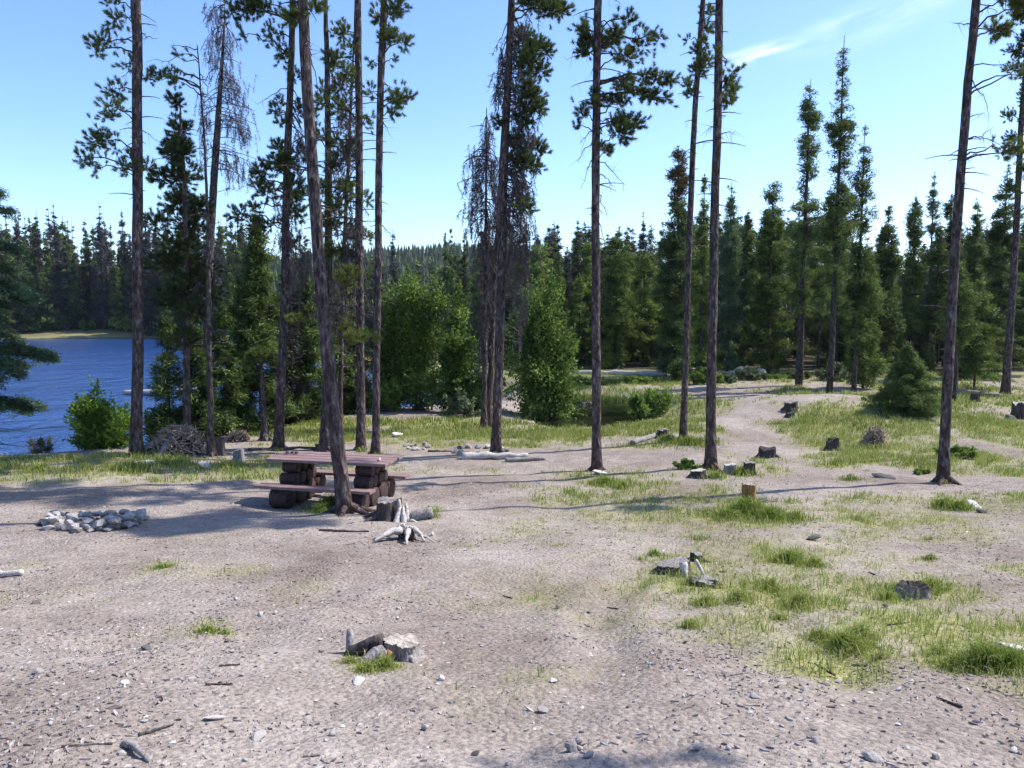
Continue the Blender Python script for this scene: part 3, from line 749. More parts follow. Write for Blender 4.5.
# the pine standing just outside the frame whose boughs shade the front edge of the dirt
def side_pine():
    r = np.random.default_rng(77)
    b = np.array([7.4, 3.68, float(hgt(7.4, 3.68))])
    t = empty('pine_tree', b); tag(t, 'pine just outside the right front corner, its boughs shading the dirt edge', 'tree')
    tr = Geo(); cr = Geo()
    zs = np.linspace(-.1, 11.5, 24)
    V, F = tube(np.stack([zs * .02, zs * 0, zs], -1), np.linspace(.15, .03, 24), 12, .03, r); tr.add(V, F, 0, 0, True)
    for q in range(24):
        z = r.uniform(7.2, 11); a = r.random() * 6.283; L = r.uniform(.4, 1.3)
        c = np.array([math.cos(a) * L + .02 * z, math.sin(a) * L, z])
        V, F = tube(arc(np.array([.02 * z, 0, z - .3]), c, .15), np.linspace(.02, .006, 7), 5); tr.add(V, F)
        Q = c + r.normal(0, .24, (60, 3))
        V, F, ti = tufts(Q, Q - c + [0, 0, .2], 46, .11, .011, r); cr.add(V, F, np.clip(r.normal(.45, .15, 60), 0, 1)[ti])
    tr.build('trunk', M_bark, t); cr.build('crown', M_pine, t)
side_pine()

# ------------------------------------------------------------------ whole conifers seen to the tip
def conifer(seed, H, R_, cb=.06, nb=90, nleaf=4200, kind='spruce', droop=.25, up=.25, L=.22, W=.055, trunk_r=None, needle=None, bark=None, sparse_top=0, redtop=0):
    nleaf = int(nleaf * 1.8); W = W * 1.2
    r = np.random.default_rng(seed)
    tr = Geo(); cr = Geo()
    zs = np.linspace(-.15, H, 14)
    tr_r = trunk_r or H * .0105
    wob = np.cumsum(r.normal(0, .012 * H / 10, (14, 2)), axis=0); wob -= wob[0]
    V, F = tube(np.column_stack([wob, zs]), np.linspace(tr_r, .012, 14), 8, .03, r); tr.add(V, F, 0, 0, True)
    cx = lambda z: np.stack([np.interp(z, zs, wob[:, 0]), np.interp(z, zs, wob[:, 1])], -1)
    u = np.sort(r.random(nb)); t = u ** .9
    zb = H * (cb + (.985 - cb) * t)
    if kind == 'spruce':
        prof = (1 - t) ** .85 + .03
    elif kind == 'cone':
        prof = (1 - t) ** 1.05 + .02
        kind = 'spruce'
    elif kind == 'column':
        prof = .12 + .88 * (1 - t) ** .55
        kind = 'spruce'
    elif kind == 'narrow':
        prof = np.minimum(1, (1 - t) ** .6) * (.75 + .25 * np.sin(t * 17 + seed)) * .95 + .05
    else:
        prof = (1 - t) ** .6 * (.55 + .45 * sm(0, .3, t)) * (.75 + .25 * np.sin(t * 13 + seed)) + .05
    Lb = R_ * prof * r.uniform(.55, 1.15, nb)
    az = r.random(nb) * 6.283
    if kind == 'spruce':
        Lb *= r.uniform(.85, 1.1, nb)
    pr = Lb ** .9; pr /= pr.sum()
    bi = r.choice(nb, nleaf, p=pr)
    if kind == 'spruce':
        s = .12 + .88 * r.random(nleaf) ** .65
    else:
        kc = r.integers(0, 4, nleaf)
        s = np.array([.35, .62, .84, 1.0])[kc] + r.normal(0, .05, nleaf)
    rd = np.stack([np.cos(az), np.sin(az), 0 * az], -1)[bi]
    tg = np.stack([-np.sin(az), np.cos(az), 0 * az], -1)[bi]
    rr = (s * Lb[bi])[:, None]
    lat = r.normal(0, .17, (nleaf, 1)) * (Lb[bi][:, None] * (1.15 - s[:, None]) + .12)
    if kind != 'spruce':
        lat = r.normal(0, .16, (nleaf, 1)) * (Lb[bi][:, None] + .4)
    # needles gather into sprays: each needle joins one of the spray centres
    ncl = max(20, nleaf // 16)
    ci = r.integers(0, ncl, nleaf)
    bi, rd, tg, s = bi[ci], rd[ci], tg[ci], s[ci]
    rr, lat = rr[ci], lat[ci]
    dz = up * rr - droop * rr * s[:, None] - np.abs(lat) * .25 + r.normal(0, .05 if kind == 'spruce' else .12, (nleaf, 1))[ci]
    P = rd * rr + tg * lat + r.normal(0, 1, (nleaf, 3)) * np.array([1, 1, .6]) * np.minimum(L * .55, .28 * Lb[bi] + .03)[:, None]
    P[:, :2] += cx(zb[bi]); P[:, 2] += zb[bi] + dz[:, 0]
    D = rd * r.uniform(.3, 1, (nleaf, 1)) + tg * np.sign(lat) * r.uniform(0, 1, (nleaf, 1)) + np.array([0, 0, 1.0]) * r.normal(-.15 if kind == 'spruce' else .35, .4, (nleaf, 1))
    D = unit(D)[ci] + r.normal(0, .38, (nleaf, 3))
    V, F = blades(P, D, L * r.uniform(.6, 1.25, nleaf) * np.clip(.35 + Lb[bi] / (.4 * R_), .4, 1), W * r.uniform(.7, 1.3, nleaf), r)
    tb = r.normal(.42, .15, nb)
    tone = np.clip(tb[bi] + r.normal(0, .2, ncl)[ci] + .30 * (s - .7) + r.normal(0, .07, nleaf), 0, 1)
    V[:, 2] = np.maximum(V[:, 2], .03)
    mi = (P[:, 2] > H * (1 - redtop)) & (r.random(nleaf) < .7) if redtop else np.zeros(nleaf, bool)
    F = F.reshape(-1, 3)
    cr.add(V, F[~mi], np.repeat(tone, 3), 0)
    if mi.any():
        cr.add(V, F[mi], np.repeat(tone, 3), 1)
    tip = np.column_stack([cx(zb) + np.stack([np.cos(az), np.sin(az)], -1) * (Lb * .92)[:, None], zb + (up - droop) * Lb * .9])
    mid = np.column_stack([cx(zb) + np.stack([np.cos(az), np.sin(az)], -1) * (Lb * .5)[:, None], zb + (up - droop * .5) * Lb * .5])
    V, F = sticks(np.column_stack([cx(zb), zb]), mid, .03); tr.add(V, F, 0)
    V, F = sticks(mid, tip, .02); tr.add(V, F, 0)
    nd = int(10 * cb / .1)
    if nd > 12:                                             # dead lower twigs
        z = r.uniform(.05, cb, nd) * H; a = r.random(nd) * 6.283; l = r.uniform(.2, .9, nd) * R_ * .7
        p = np.column_stack([cx(z), z]); q = p + np.stack([np.cos(a) * l, np.sin(a) * l, -.2 * l], -1)
        V, F = sticks(p, q, .022); tr.add(V, F, 0)
    return tr.mesh('trunk', bark or M_barkfar), cr.mesh('crown', [needle or M_spruce, M_redneedle])

def plant_tree(name, meshes, loc, s=1.0, rz=0.0, sxy=None):
    t = empty(name, loc, rz)
    sx = sxy or s
    t.scale = (sx, sx, s)
    for n, me in zip(('trunk', 'crown'), meshes):
        o = bpy.data.objects.new(n, me); C.objects.link(o); o.parent = t
    return t

def seen_tree(name, label, px, Y, top_py, hw, group=None, **k):
    """a conifer at distance Y in the direction of pixel column px, as tall and wide as the photo shows it"""
    b = on(px, Y)
    H = at(px, top_py, Y)[2] - b[2]
    Rr = hw * (.86 if Y > 30 else 1) * Y / FPX
    sd = k.pop('seed', int(px * 7 + top_py))
    t = plant_tree(name, conifer(sd, H, Rr, **k), b - [0, 0, .05])
    tag(t, label, 'tree', group)
    return t
PN = dict(kind='pine', droop=.12, up=.28)
# nearer whole trees
seen_tree('spruce_tree', 'big dark drooping spruce standing between the dead leaning tree and the table pines', 258, 25, 208, 44, nb=170, nleaf=22000, L=.16, W=.03, droop=.5, up=.05, cb=.05, seed=31)
seen_tree('spruce_tree', 'blue green spruce at the left edge with long drooping boughs over the water', -14, 18.5, 158, 74, nb=80, nleaf=46000, L=.10, W=.017, droop=.36, up=.16, needle=M_blue, cb=.16, seed=32, kind='column')
seen_tree('spruce_tree', 'small bushy young spruce standing alone in the sunny grass', 910, 24.0, 340, 44, nb=170, nleaf=30000, L=.085, W=.018, droop=.18, up=.2, needle=M_spruce, cb=.01, seed=33, kind='cone')
seen_tree('pine_tree', 'narrow spire topped pine with a bare lower trunk beside the bend of the dirt road', 832, 33.5, 34, 26, cb=.26, nb=130, nleaf=9500, L=.16, W=.03, seed=34, trunk_r=.15, kind='narrow', droop=.22, up=.2)
seen_tree('pine_tree', 'ragged topped pine standing left of the narrow spire topped pine', 801, 38, 78, 28, cb=.24, nb=90, nleaf=9000, L=.17, W=.036, seed=35, trunk_r=.19, **PN)
seen_tree('pine_tree', 'feathery slim pine standing right of the narrow spire topped pine', 857, 36, 124, 28, cb=.12, nb=110, nleaf=9000, L=.17, W=.036, seed=36, **PN)
seen_tree('pine_tree', 'short leafy green pine below the feathery slim pine at the roadside', 866, 37, 250, 30, cb=.03, nb=110, nleaf=10000, L=.16, W=.034, needle=M_bright, seed=37, kind='pine', droop=.15, up=.2)
seen_tree('spruce_tree', 'broad pale green conifer rising above the shrubs beyond the dirt road', 770, 44, 182, 40, cb=.03, nb=130, nleaf=15000, L=.2, W=.042, needle=M_bright, seed=38, kind='pine', droop=.1, up=.4)
seen_tree('spruce_tree', 'large dark spruce with a broken browning top behind the slender tall pine', 676, 41, 146, 34, cb=.02, nb=130, nleaf=17000, L=.2, W=.042, seed=39, redtop=.22, kind='pine', droop=.2, up=.1)
seen_tree('spruce_tree', 'mid green spruce just left of the bare straight pine trunk', 702, 43, 172, 22, cb=.02, nb=110, nleaf=11000, L=.2, W=.042, needle=M_bright, seed=40)
seen_tree('spruce_tree', 'blue green spire between the bare straight pine trunk and the broad pale conifer', 729, 45, 181, 20, cb=.05, nb=100, nleaf=9000, L=.2, W=.042, needle=M_blue, seed=41, kind='narrow', up=.3)
seen_tree('spruce_tree', 'dark spruce half hidden left of the broad pale green conifer', 745, 48, 208, 24, cb=.03, nb=100, nleaf=9000, L=.2, W=.046, seed=42)
seen_tree('pine_tree', 'dark narrow conifer in the gap right of the short leafy green pine', 886, 46, 206, 22, cb=.12, nb=100, nleaf=9000, L=.2, W=.046, seed=43, **PN)
seen_tree('spruce_tree', 'dark spire behind the young spruce, left of the palest tall spire', 911, 50, 190, 17, cb=.2, nb=90, nleaf=7500, L=.22, W=.05, seed=44, kind='narrow')
seen_tree('dead_pine_tree', 'thin pale grey green spire, tallest of the row behind the young spruce', 929, 52, 172, 13, cb=.2, nb=110, nleaf=4500, L=.2, W=.04, seed=45, kind='narrow', needle=M_leafG)
seen_tree('pine_tree', 'shaggy dark pine behind the right hand leaning bare trunk', 946, 52, 192, 20, cb=.12, nb=90, nleaf=8000, L=.22, W=.05, seed=46, **PN)
seen_tree('spruce_tree', 'slim dark conifer tip showing just right of the leaning bare trunk', 972, 50, 198, 16, cb=.1, nb=90, nleaf=7000, L=.22, W=.05, seed=47, kind='narrow')
seen_tree('spruce_tree', 'wide dark spruce with pale lit boughs near the right edge', 1000, 42, 162, 40, cb=.08, nb=130, nleaf=15000, L=.2, W=.04, seed=48, droop=.3, up=.15)
seen_tree('spruce_tree', 'low spreading green conifer in front of the wide dark spruce at the right', 978, 36, 275, 44, cb=.12, nb=90, nleaf=9000, L=.17, W=.034, needle=M_bright, seed=49, droop=.3, up=.2)
seen_tree('pine_tree', 'short thick trunked tree with leafy low boughs behind the leaning bare trunk', 958, 31, 262, 30, cb=.42, nb=60, nleaf=5000, L=.15, W=.032, trunk_r=.12, seed=50, **PN)
seen_tree('spruce_tree', 'black green spruce with a needle sharp tip left of the airy right of centre pine', 578, 62, 216, 20, cb=.03, nb=110, nleaf=9000, L=.24, W=.055, seed=51)
seen_tree('dead_pine_tree', 'grey purple dead spire, widest of the far ones over the tall willow', 557, 70, 220, 16, cb=.05, nb=100, nleaf=7000, L=.25, W=.05, seed=52, needle=M_deadneedle)
seen_tree('dead_pine_tree', 'thin grey dead spire at the left end of the row over the tall willow', 538, 72, 234, 11, cb=.1, nb=90, nleaf=4500, L=.25, W=.05, seed=53, needle=M_deadneedle, kind='narrow')
seen_tree('pine_tree', 'bowed green conifer whose top droops over behind the airy right of centre pine', 615, 50, 232, 38, cb=.1, nb=90, nleaf=9000, L=.2, W=.046, seed=54, needle=M_bright, kind='pine', droop=.4, up=.3)
seen_tree('dead_pine_tree', 'grey dead twin tips seen between the airy pine and the large dark spruce', 642, 72, 210, 13, cb=.05, nb=100, nleaf=6000, L=.25, W=.05, seed=55, needle=M_deadneedle)
seen_tree('spruce_tree', 'young green conifer low behind the pond beside the airy pine trunk', 606, 49, 340, 14, cb=.02, nb=60, nleaf=4000, L=.17, W=.036, seed=56, needle=M_bright)
seen_tree('spruce_tree', 'tall thin spire standing against the distant hill, left one of two', 446, 85, 230, 9, cb=.04, nb=90, nleaf=4000, L=.3, W=.06, seed=57)
seen_tree('spruce_tree', 'tall thin spire standing against the distant hill, right one of two', 452, 88, 226, 9, cb=.04, nb=90, nleaf=4000, L=.3, W=.06, seed=58)
seen_tree('dead_pine_tree', 'thin dead spire over the distant hill just right of the pale grey trunk', 393, 85, 228, 9, cb=.1, nb=90, nleaf=2600, L=.3, W=.05, seed=59, needle=M_deadneedle, kind='narrow')
seen_tree('dead_pine_tree', 'bare branching grey tree in front of the distant hill above the willow', 424, 52, 258, 20, cb=.3, nb=60, nleaf=500, L=.25, W=.03, seed=60, needle=M_deadneedle, bark=M_snag, kind='pine', droop=-.3, up=.5)
seen_tree('spruce_tree', 'dark spire beside the drooping grey snag over the willow', 464, 75, 238, 12, cb=.04, nb=90, nleaf=5000, L=.27, W=.055, seed=61)

seen_tree('spruce_tree', 'dark low spruce on the bank between the bushy pine and the drooping spruce', 222, 23.6, 292, 30, cb=.04, nb=90, nleaf=7000, L=.16, W=.034, seed=62, droop=.4, up=.1)
seen_tree('spruce_tree', 'shaded spruce on the bank right behind the leaning pine at the table', 306, 26, 262, 32, cb=.05, nb=90, nleaf=8000, L=.16, W=.034, seed=63, droop=.4, up=.1)
seen_tree('spruce_tree', 'shaded twiggy spruce on the bank behind the yellowish pine', 338, 28, 255, 28, cb=.22, nb=90, nleaf=6000, L=.16, W=.034, seed=64, droop=.4, up=.1)
seen_tree('spruce_tree', 'dark spruce on the bank hugging the left side of the large rounded willow', 386, 29.5, 292, 26, cb=.05, nb=90, nleaf=8000, L=.16, W=.034, seed=65, droop=.3, up=.1)
seen_tree('dead_pine_tree', 'dead twiggy tree on the bank between the two dark bank spruces', 290, 25.6, 236, 26, cb=.1, nb=90, nleaf=2600, L=.2, W=.02, seed=66, droop=.5, up=.1, needle=M_deadneedle)
seen_tree('dead_pine_tree', 'dead twiggy tree low on the bank behind the bushy pine', 165, 22.8, 300, 26, cb=.1, nb=90, nleaf=4600, L=.2, W=.024, seed=67, droop=.5, up=.1, needle=M_spruce)
seen_tree('spruce_tree', 'dark full spruce on the bank behind the bushy pine, its boughs hiding the water', 196, 22.9, 310, 30, cb=.02, nb=90, nleaf=9000, L=.15, W=.032, seed=71, droop=.4, up=.1)
seen_tree('spruce_tree', 'dark full spruce on the bank just left of the big drooping spruce', 238, 24.6, 270, 28, cb=.02, nb=90, nleaf=9000, L=.15, W=.032, seed=72, droop=.4, up=.1)
seen_tree('spruce_tree', 'dark full spruce on the bank between the leaning pine and the yellowish pine', 350, 28.6, 285, 28, cb=.02, nb=90, nleaf=9000, L=.15, W=.032, seed=73, droop=.4, up=.1)
seen_tree('spruce_tree', 'dark spruce on the bank straight behind the left table pine', 284, 26.2, 290, 28, cb=.02, nb=90, nleaf=8000, L=.15, W=.032, seed=74, droop=.4, up=.1)
# the woods behind: prototypes, then copies
PROTO = {'spruce': [conifer(200 + q, 10, 1.55, nb=95, nleaf=5200, L=.25, W=.06, cb=.04) for q in range(4)],
         'pine': [conifer(220 + q, 10, 1.35, nb=70, nleaf=4200, L=.24, W=.06, cb=.28, **PN) for q in range(4)],
         'bright': [conifer(240 + q, 10, 1.7, nb=80, nleaf=5000, L=.24, W=.06, cb=.04, needle=M_bright, **PN) for q in range(3)],
         'dead': [conifer(260 + q, 10, 1.0, nb=100, nleaf=3000, L=.26, W=.045, cb=.12, kind='narrow', droop=.4, up=.1, needle=M_deadneedle) for q in range(4)],
         'far': [conifer(280 + q, 10, 1.05, nb=95, nleaf=2600, L=.30, W=.075, cb=.03, droop=.35, up=.1) for q in range(5)],
         'fardead': [conifer(300 + q, 10, .85, nb=95, nleaf=1900, L=.30, W=.06, cb=.05, kind='spruce', droop=.35, up=.1, needle=M_deadneedle) for q in range(4)]}
def wood(name, kind, spots, label, group):
    first = {}
    for x, y, H in spots:
        q = random.randrange(len(PROTO[kind]))
        s = H / 10
        loc = (x, y, float(hgt(x, y)) - .1)
        if q not in first:
            t = plant_tree(name, PROTO[kind][q], loc); first[q] = t
        else:
            t = copy_tree(first[q]); t.location = loc
        t.scale = (s * random.uniform(.85, 1.2),) * 2 + (s,)
        t.rotation_euler = (0, 0, random.random() * 6.28)
        tag(t, label, 'tree', group)
def spots(n, pxr, yr, top, jit=14, minsep=1.6, test=None):
    out_, tries = [], 0
    while len(out_) < n and tries < n * 60:
        tries += 1
        y = math.sqrt(random.uniform(yr[0] ** 2, yr[1] ** 2)); px = random.uniform(*pxr)
        x = at(px, 310, y)[0]
        if min(sdf(LAKE, np.array([x]), np.array([y]))[0], sdf(POND, np.array([x]), np.array([y]))[0]) < 1.8: continue
        if any((x - a) ** 2 + (y - b) ** 2 < minsep ** 2 for a, b, _ in out_): continue
        if test and not test(x, y): continue
        tp_ = top(px) + random.uniform(-.5, 1) * jit
        out_.append((x, y, max(3.5, at(px, tp_, y)[2] - float(hgt(x, y)))))
    return out_
ftop = lambda px: 233
clearing = lambda x, y: ((x + 64) / 9) ** 2 + ((y - 122) / 5) ** 2 > 1
wood('spruce_tree', 'far', spots(115, (-40, 262), (118, 146), ftop, 40, 2.0, clearing), 'dark conifer in the dense forest across the lake', 'dark conifers across the lake')
wood('dead_pine_tree', 'fardead', spots(150, (-40, 262), (121, 150), lambda p: 226, 48, 1.5, clearing), 'grey purple dead conifer in the dense forest across the lake', 'dead grey conifers across the lake')
mtop = lambda px: np.interp(px, [230, 370, 380, 440, 470, 520, 560, 640, 700], [240, 250, 262, 262, 248, 240, 238, 235, 230])
wood('spruce_tree', 'spruce', spots(52, (225, 500), (66, 110), mtop, 20, 2.0), 'dark conifer on the wooded shore behind the willow and table pines', 'conifers on the near lake shore')
wood('dead_pine_tree', 'dead', spots(40, (225, 500), (62, 100), lambda p: mtop(p) + 8, 24, 2.0), 'grey dead conifer on the wooded shore behind the willow and table pines', 'dead conifers on the near lake shore')
wood('bright_conifer', 'bright', spots(22, (500, 690), (50, 62), lambda p: 248, 26, 1.8), 'green young conifer in the wood behind the pond', 'green conifers behind the pond')
wood('spruce_tree', 'spruce', spots(55, (480, 700), (56, 92), lambda p: 232, 24, 2.0), 'dark spruce in the shaded wood behind the pond', 'dark spruces behind the pond')
rtop = lambda px: np.interp(px, [690, 760, 830, 880, 897, 912, 940, 1024, 1100], [225, 215, 200, 235, 262, 250, 225, 215, 200])
wood('spruce_tree', 'spruce', spots(70, (690, 1090), (47, 95), rtop, 24, 2.0), 'dark spruce in the wood beyond the dirt road', 'dark spruces beyond the road')
wood('young_conifer', 'spruce', [(a, b, random.uniform(2.0, 4.5)) for a, b, _ in spots(45, (690, 1090), (47, 62), rtop, 24, 1.6)], 'low young conifer under the trees beyond the dirt road', 'young conifers beyond the road')
wood('young_conifer', 'spruce', [(a, b, random.uniform(2.0, 4.5)) for a, b, _ in spots(40, (470, 690), (48, 60), rtop, 24, 1.5)], 'low young conifer in the shade behind the pond', 'young conifers behind the pond')
wood('dead_pine_tree', 'dead', spots(34, (690, 1090), (48, 82), rtop, 30, 1.6), 'grey dead conifer in the wood beyond the dirt road', 'dead conifers beyond the road')
wood('dead_pine_tree', 'dead', spots(30, (500, 690), (54, 82), lambda p: 232, 30, 1.6), 'grey dead conifer in the shaded wood behind the pond', 'dead conifers behind the pond')
wood('pine_tree', 'pine', spots(40, (690, 1090), (44, 80), rtop, 24, 2.2), 'dark pine with a bare lower trunk in the wood beyond the dirt road', 'bare stemmed pines beyond the road')

# the wooded ridge on the skyline: far, one mass
r = np.random.default_rng(9)
G = Geo(); TK = 5200
x = r.uniform(-330, 620, TK); y = r.uniform(430, 830, TK); z = hgt(x, y)
Hh = r.uniform(9, 17, TK); a = r.random((TK, 1)) * 6.28
for lay, (f0, f1, rw) in enumerate([(.0, .55, .2), (.3, .8, .15), (.6, 1.0, .09)]):
    n = 7
    ang = a + np.arange(n)[None] * 2 * np.pi / n
    rr = (Hh * rw)[:, None] * r.uniform(.6, 1.25, (TK, n))
    ring = np.stack([x[:, None] + rr * np.cos(ang), y[:, None] + rr * np.sin(ang), np.broadcast_to((z + Hh * f0)[:, None], (TK, n)) + r.normal(0, .4, (TK, n))], -1)
    tip = np.stack([x, y, z + Hh * f1], -1)[:, None]
    V = np.concatenate([ring, tip], 1).reshape(-1, 3)
    o = np.arange(TK)[:, None] * (n + 1)
    F = np.concatenate([np.stack([o[:, 0] + j, o[:, 0] + (j + 1) % n, o[:, 0] + n], -1) for j in range(n)])
    G.add(V, F, np.repeat(np.clip(r.normal(.4, .2, TK), 0, 1), n + 1))
tag(G.build('hillside_forest', M_spruce), 'forest covering the far hill on the skyline', 'forest', kind='stuff')

# ------------------------------------------------------------------ broadleaf shrubs
def shrub(name, label, px, Y, top_py, hw, n=6000, leaf=.08, m=None, stems=9, group=None, seed=0, tall=False, twiggy=0, depth=.8, base_z=None):
    r = np.random.default_rng(500 + seed)
    b = on(px, Y)
    if base_z is not None: b[2] = max(b[2], base_z)
    H = at(px, top_py, Y)[2] - b[2]; W = hw * Y / FPX
    st = Geo(); lf = Geo()
    n = int(n * 1.35); leaf = leaf * 1.3
    nc = max(6, int(n / 150))
    u = r.random(nc) ** (.8 if tall else .6)
    zc = H * (.06 + .9 * u)
    wid = W * (np.clip(1.15 * (1 - u) ** .55, .12, 1) if tall else np.sqrt(np.clip(1 - (u * 1.02 - .30) ** 2 * 1.9, .08, 1)))
    a = r.random(nc) * 6.283; q = r.random(nc) ** .5
    cc = np.stack([np.cos(a) * wid * q * .88, np.sin(a) * wid * q * depth * .88, zc], -1)
    if tall or n > 4200:                                    # several leaders, each with its own height and lean
        nl = 7 if tall else 6
        la = r.random(nl) * 6.283; lo = np.sqrt(r.random(nl)) * W * (.62 if tall else .7); lh = H * r.uniform(.5, .95, nl); lh[0] = H * .97; lo[0] *= .35
        pick = r.choice(nl, nc, p=lh / lh.sum()); uu = r.random(nc) ** .85
        lr = W * (.44 - .34 * uu) * np.sqrt(r.random(nc))
        a3 = r.random(nc) * 6.283
        k3 = (.45 + .55 * uu)
        cc = np.stack([np.cos(la[pick]) * lo[pick] * k3 + np.cos(a3) * lr, (np.sin(la[pick]) * lo[pick] * k3 + np.sin(a3) * lr) * depth, .05 * H + .93 * lh[pick] * uu], -1)
    cs = r.uniform(.07, .22, nc) * (H + W) * .5
    cc = cc * (1 + r.normal(0, .10, (nc, 1)))
    for k in range(stems):
        e = cc[r.integers(nc)]
        p0 = np.array([r.normal(0, .12 * W), r.normal(0, .12 * W), -.1])
        V, F = tube(arc(p0, e, .1 * H, 7), np.linspace(.012 + .006 * H, .006, 7), 5); st.add(V, F, .3, 0, True)
    k = max(nc, 20)
    j = r.integers(0, nc, k); o = cc[j] * np.array([.4, .4, .6])
    V, F = sticks(o, cc[j], .014); st.add(V, F, .3)
    if twiggy:
        j = r.integers(0, nc, twiggy); p = cc[j] + r.normal(0, 1, (twiggy, 3)) * cs[j][:, None] * .6
        V, F = sticks(p, p + r.normal(0, .14, (twiggy, 3)) + [0, 0, .1], .007); st.add(V, F, .3)
    bi = r.choice(nc, n, p=cs ** 2 / (cs ** 2).sum())
    d = unit(r.normal(0, 1, (n, 3))) * r.random((n, 1)) ** .5
    P = cc[bi] + d * cs[bi][:, None] * np.array([1, 1, .8])
    P[:, 2] = np.maximum(P[:, 2], .04)
    V, F = leafquads(P, d * .6 + r.normal(0, .5, (n, 3)) + [0, 0, .25], leaf * r.uniform(.6, 1.3, n), leaf * .5 * r.uniform(.7, 1.2, n), r)
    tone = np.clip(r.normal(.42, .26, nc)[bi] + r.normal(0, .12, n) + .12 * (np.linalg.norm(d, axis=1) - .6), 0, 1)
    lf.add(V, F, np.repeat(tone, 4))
    ns = int(40 + n / 90)
    j = r.integers(0, nc, ns); d0 = unit(unit(cc[j] - [0, 0, .35 * H]) + [0, 0, .7] + r.normal(0, .35, (ns, 3)))
    sl_ = r.uniform(.10, .26, ns) * (H + W) * .62
    p0 = cc[j] + d0 * cs[j][:, None] * .4; p1 = p0 + d0 * sl_[:, None]
    V, F = sticks(p0, p1, .010); st.add(V, F, .3)
    m2 = ns * 14; jj = r.integers(0, ns, m2); u2 = r.random((m2, 1)) ** .8
    V, F = leafquads(p0[jj] * (1 - u2) + p1[jj] * u2, d0[jj] * .6 + r.normal(0, .6, (m2, 3)), leaf * r.uniform(.5, 1.1, m2), leaf * .45, r)
    lf.add(V, F, np.repeat(np.clip(r.normal(.6, .15, m2), 0, 1), 4))
    t = empty(name, b); tag(t, label, 'shrub' if not tall else 'tree', group)
    st.build('stems', M_twig, t); lf.build('foliage', m or M_leaf, t)
    return t
shrub('shrub', 'round bright green leafy shrub on the lake bank at the left', 97, 20.0, 398, 52, 11000, .075, M_leafB, seed=1)
shrub('shrub', 'low dark twiggy bush at the water edge at the far left', 36, 19.8, 440, 22, 420, .05, M_leafG, seed=2, twiggy=420, stems=16)
shrub('willow_tree', 'large rounded green willow between the pale trunk and the thin snag', 420, 29, 284, 46, 17000, .10, M_leaf, seed=3, tall=True, depth=.7)
shrub('willow_tree', 'dense leafy willow low beside the thin snag, right of the large rounded willow', 455, 28.5, 318, 30, 10000, .10, M_leaf, seed=4, depth=.7)
shrub('willow_tree', 'tall pointed bright green willow right of the thick crowned middle pine', 545, 29.5, 276, 38, 17000, .10, M_leaf, seed=5, tall=True)
shrub('shrub', 'leafy shrub at the left end of the pond below the tall pointed willow', 540, 30, 372, 34, 6500, .09, M_leaf, seed=6)
shrub('shrub', 'low bright shrub at the foot of the thin snag', 462, 27.2, 398, 20, 2500, .08, M_leafG, seed=7)
shrub('shrub', 'rounded green shrub at the right end of the pond beside the slender tall pine', 651, 29.6, 392, 30, 9000, .085, M_leaf, seed=8)
shrub('shrub', 'leafy bank shrub between the pale grey trunk and the large rounded willow', 388, 28.5, 384, 18, 3500, .09, M_leaf, seed=13)
shrub('shrub', 'small leafy bank shrub right behind the yellowish pine foot', 366, 28.6, 392, 14, 2500, .09, M_leaf, seed=14)
shrub('shrub', 'leafy bank shrub right behind the thin snag', 484, 29.5, 372, 22, 4500, .09, M_leaf, seed=15)
shrub('shrub', 'dark leafy bank shrub behind the thin dead pole', 205, 23.4, 398, 18, 3200, .08, M_leaf, seed=16)
for q, px in enumerate((577, 597, 617, 637, 655)):
    shrub('shrub', 'green shrub in the low hedge along the far side of the pond', px, 39.6 - .3 * (q % 2), 379 + (q % 3) * 2, 16, 3600, .11, M_leaf, seed=20 + q, group='shrubs along the far side of the pond')
shrub('shrub', 'dark leafy bush behind the dead leaning tree, left of the drooping spruce', 240, 24.5, 385, 26, 6000, .09, M_leaf, seed=9)
shrub('shrub', 'shaded leafy bush right of the drooping spruce behind the table', 305, 27, 378, 24, 6000, .09, M_leaf, seed=10)
shrub('shrub', 'shaded leafy bush between the table pines at the water edge', 345, 28.5, 395, 18, 3500, .09, M_leaf, seed=11)
shrub('shrub', 'dark low bush at the root mass between two lakeside trunks', 160, 22.6, 412, 22, 4000, .08, M_leaf, seed=12)
for q, (px, Y, tp_, hw_) in enumerate([(706, 39, 372, 18), (728, 40, 378, 18), (752, 41, 372, 20), (778, 42, 378, 18), (802, 42, 374, 16), (838, 41, 366, 18), (858, 42, 372, 16), (880, 43, 366, 14)]):
    shrub('shrub', 'grey green roadside shrub below the conifers beyond the dirt road', px, Y, tp_, hw_, 2600, .10, M_leafG if q % 3 else M_leaf, seed=40 + q, group='grey green shrubs beyond the road')
shrub('shrub', 'low dark green plant at the foot of the bare straight pine by the cut stumps', 690, 16.9, 463, 16, 1800, .05, M_leaf, seed=60)
shrub('shrub', 'leafy low plant right of the leaning bare trunk foot in the grass', 962, 18.6, 450, 22, 2600, .05, M_leaf, seed=61)
shrub('shrub', 'small dark plant at the very foot of the leaning bare trunk', 930, 16.3, 480, 12, 900, .045, M_leaf, seed=62)
shrub('shrub', 'ragged bush of the grassy knoll hugging the left of the young spruce', 882, 25.5, 398, 16, 2600, .06, M_leafG, seed=63)
for q, (px, py) in enumerate(((960, 496), (748, 448 + 40), (810, 452))):
    pass
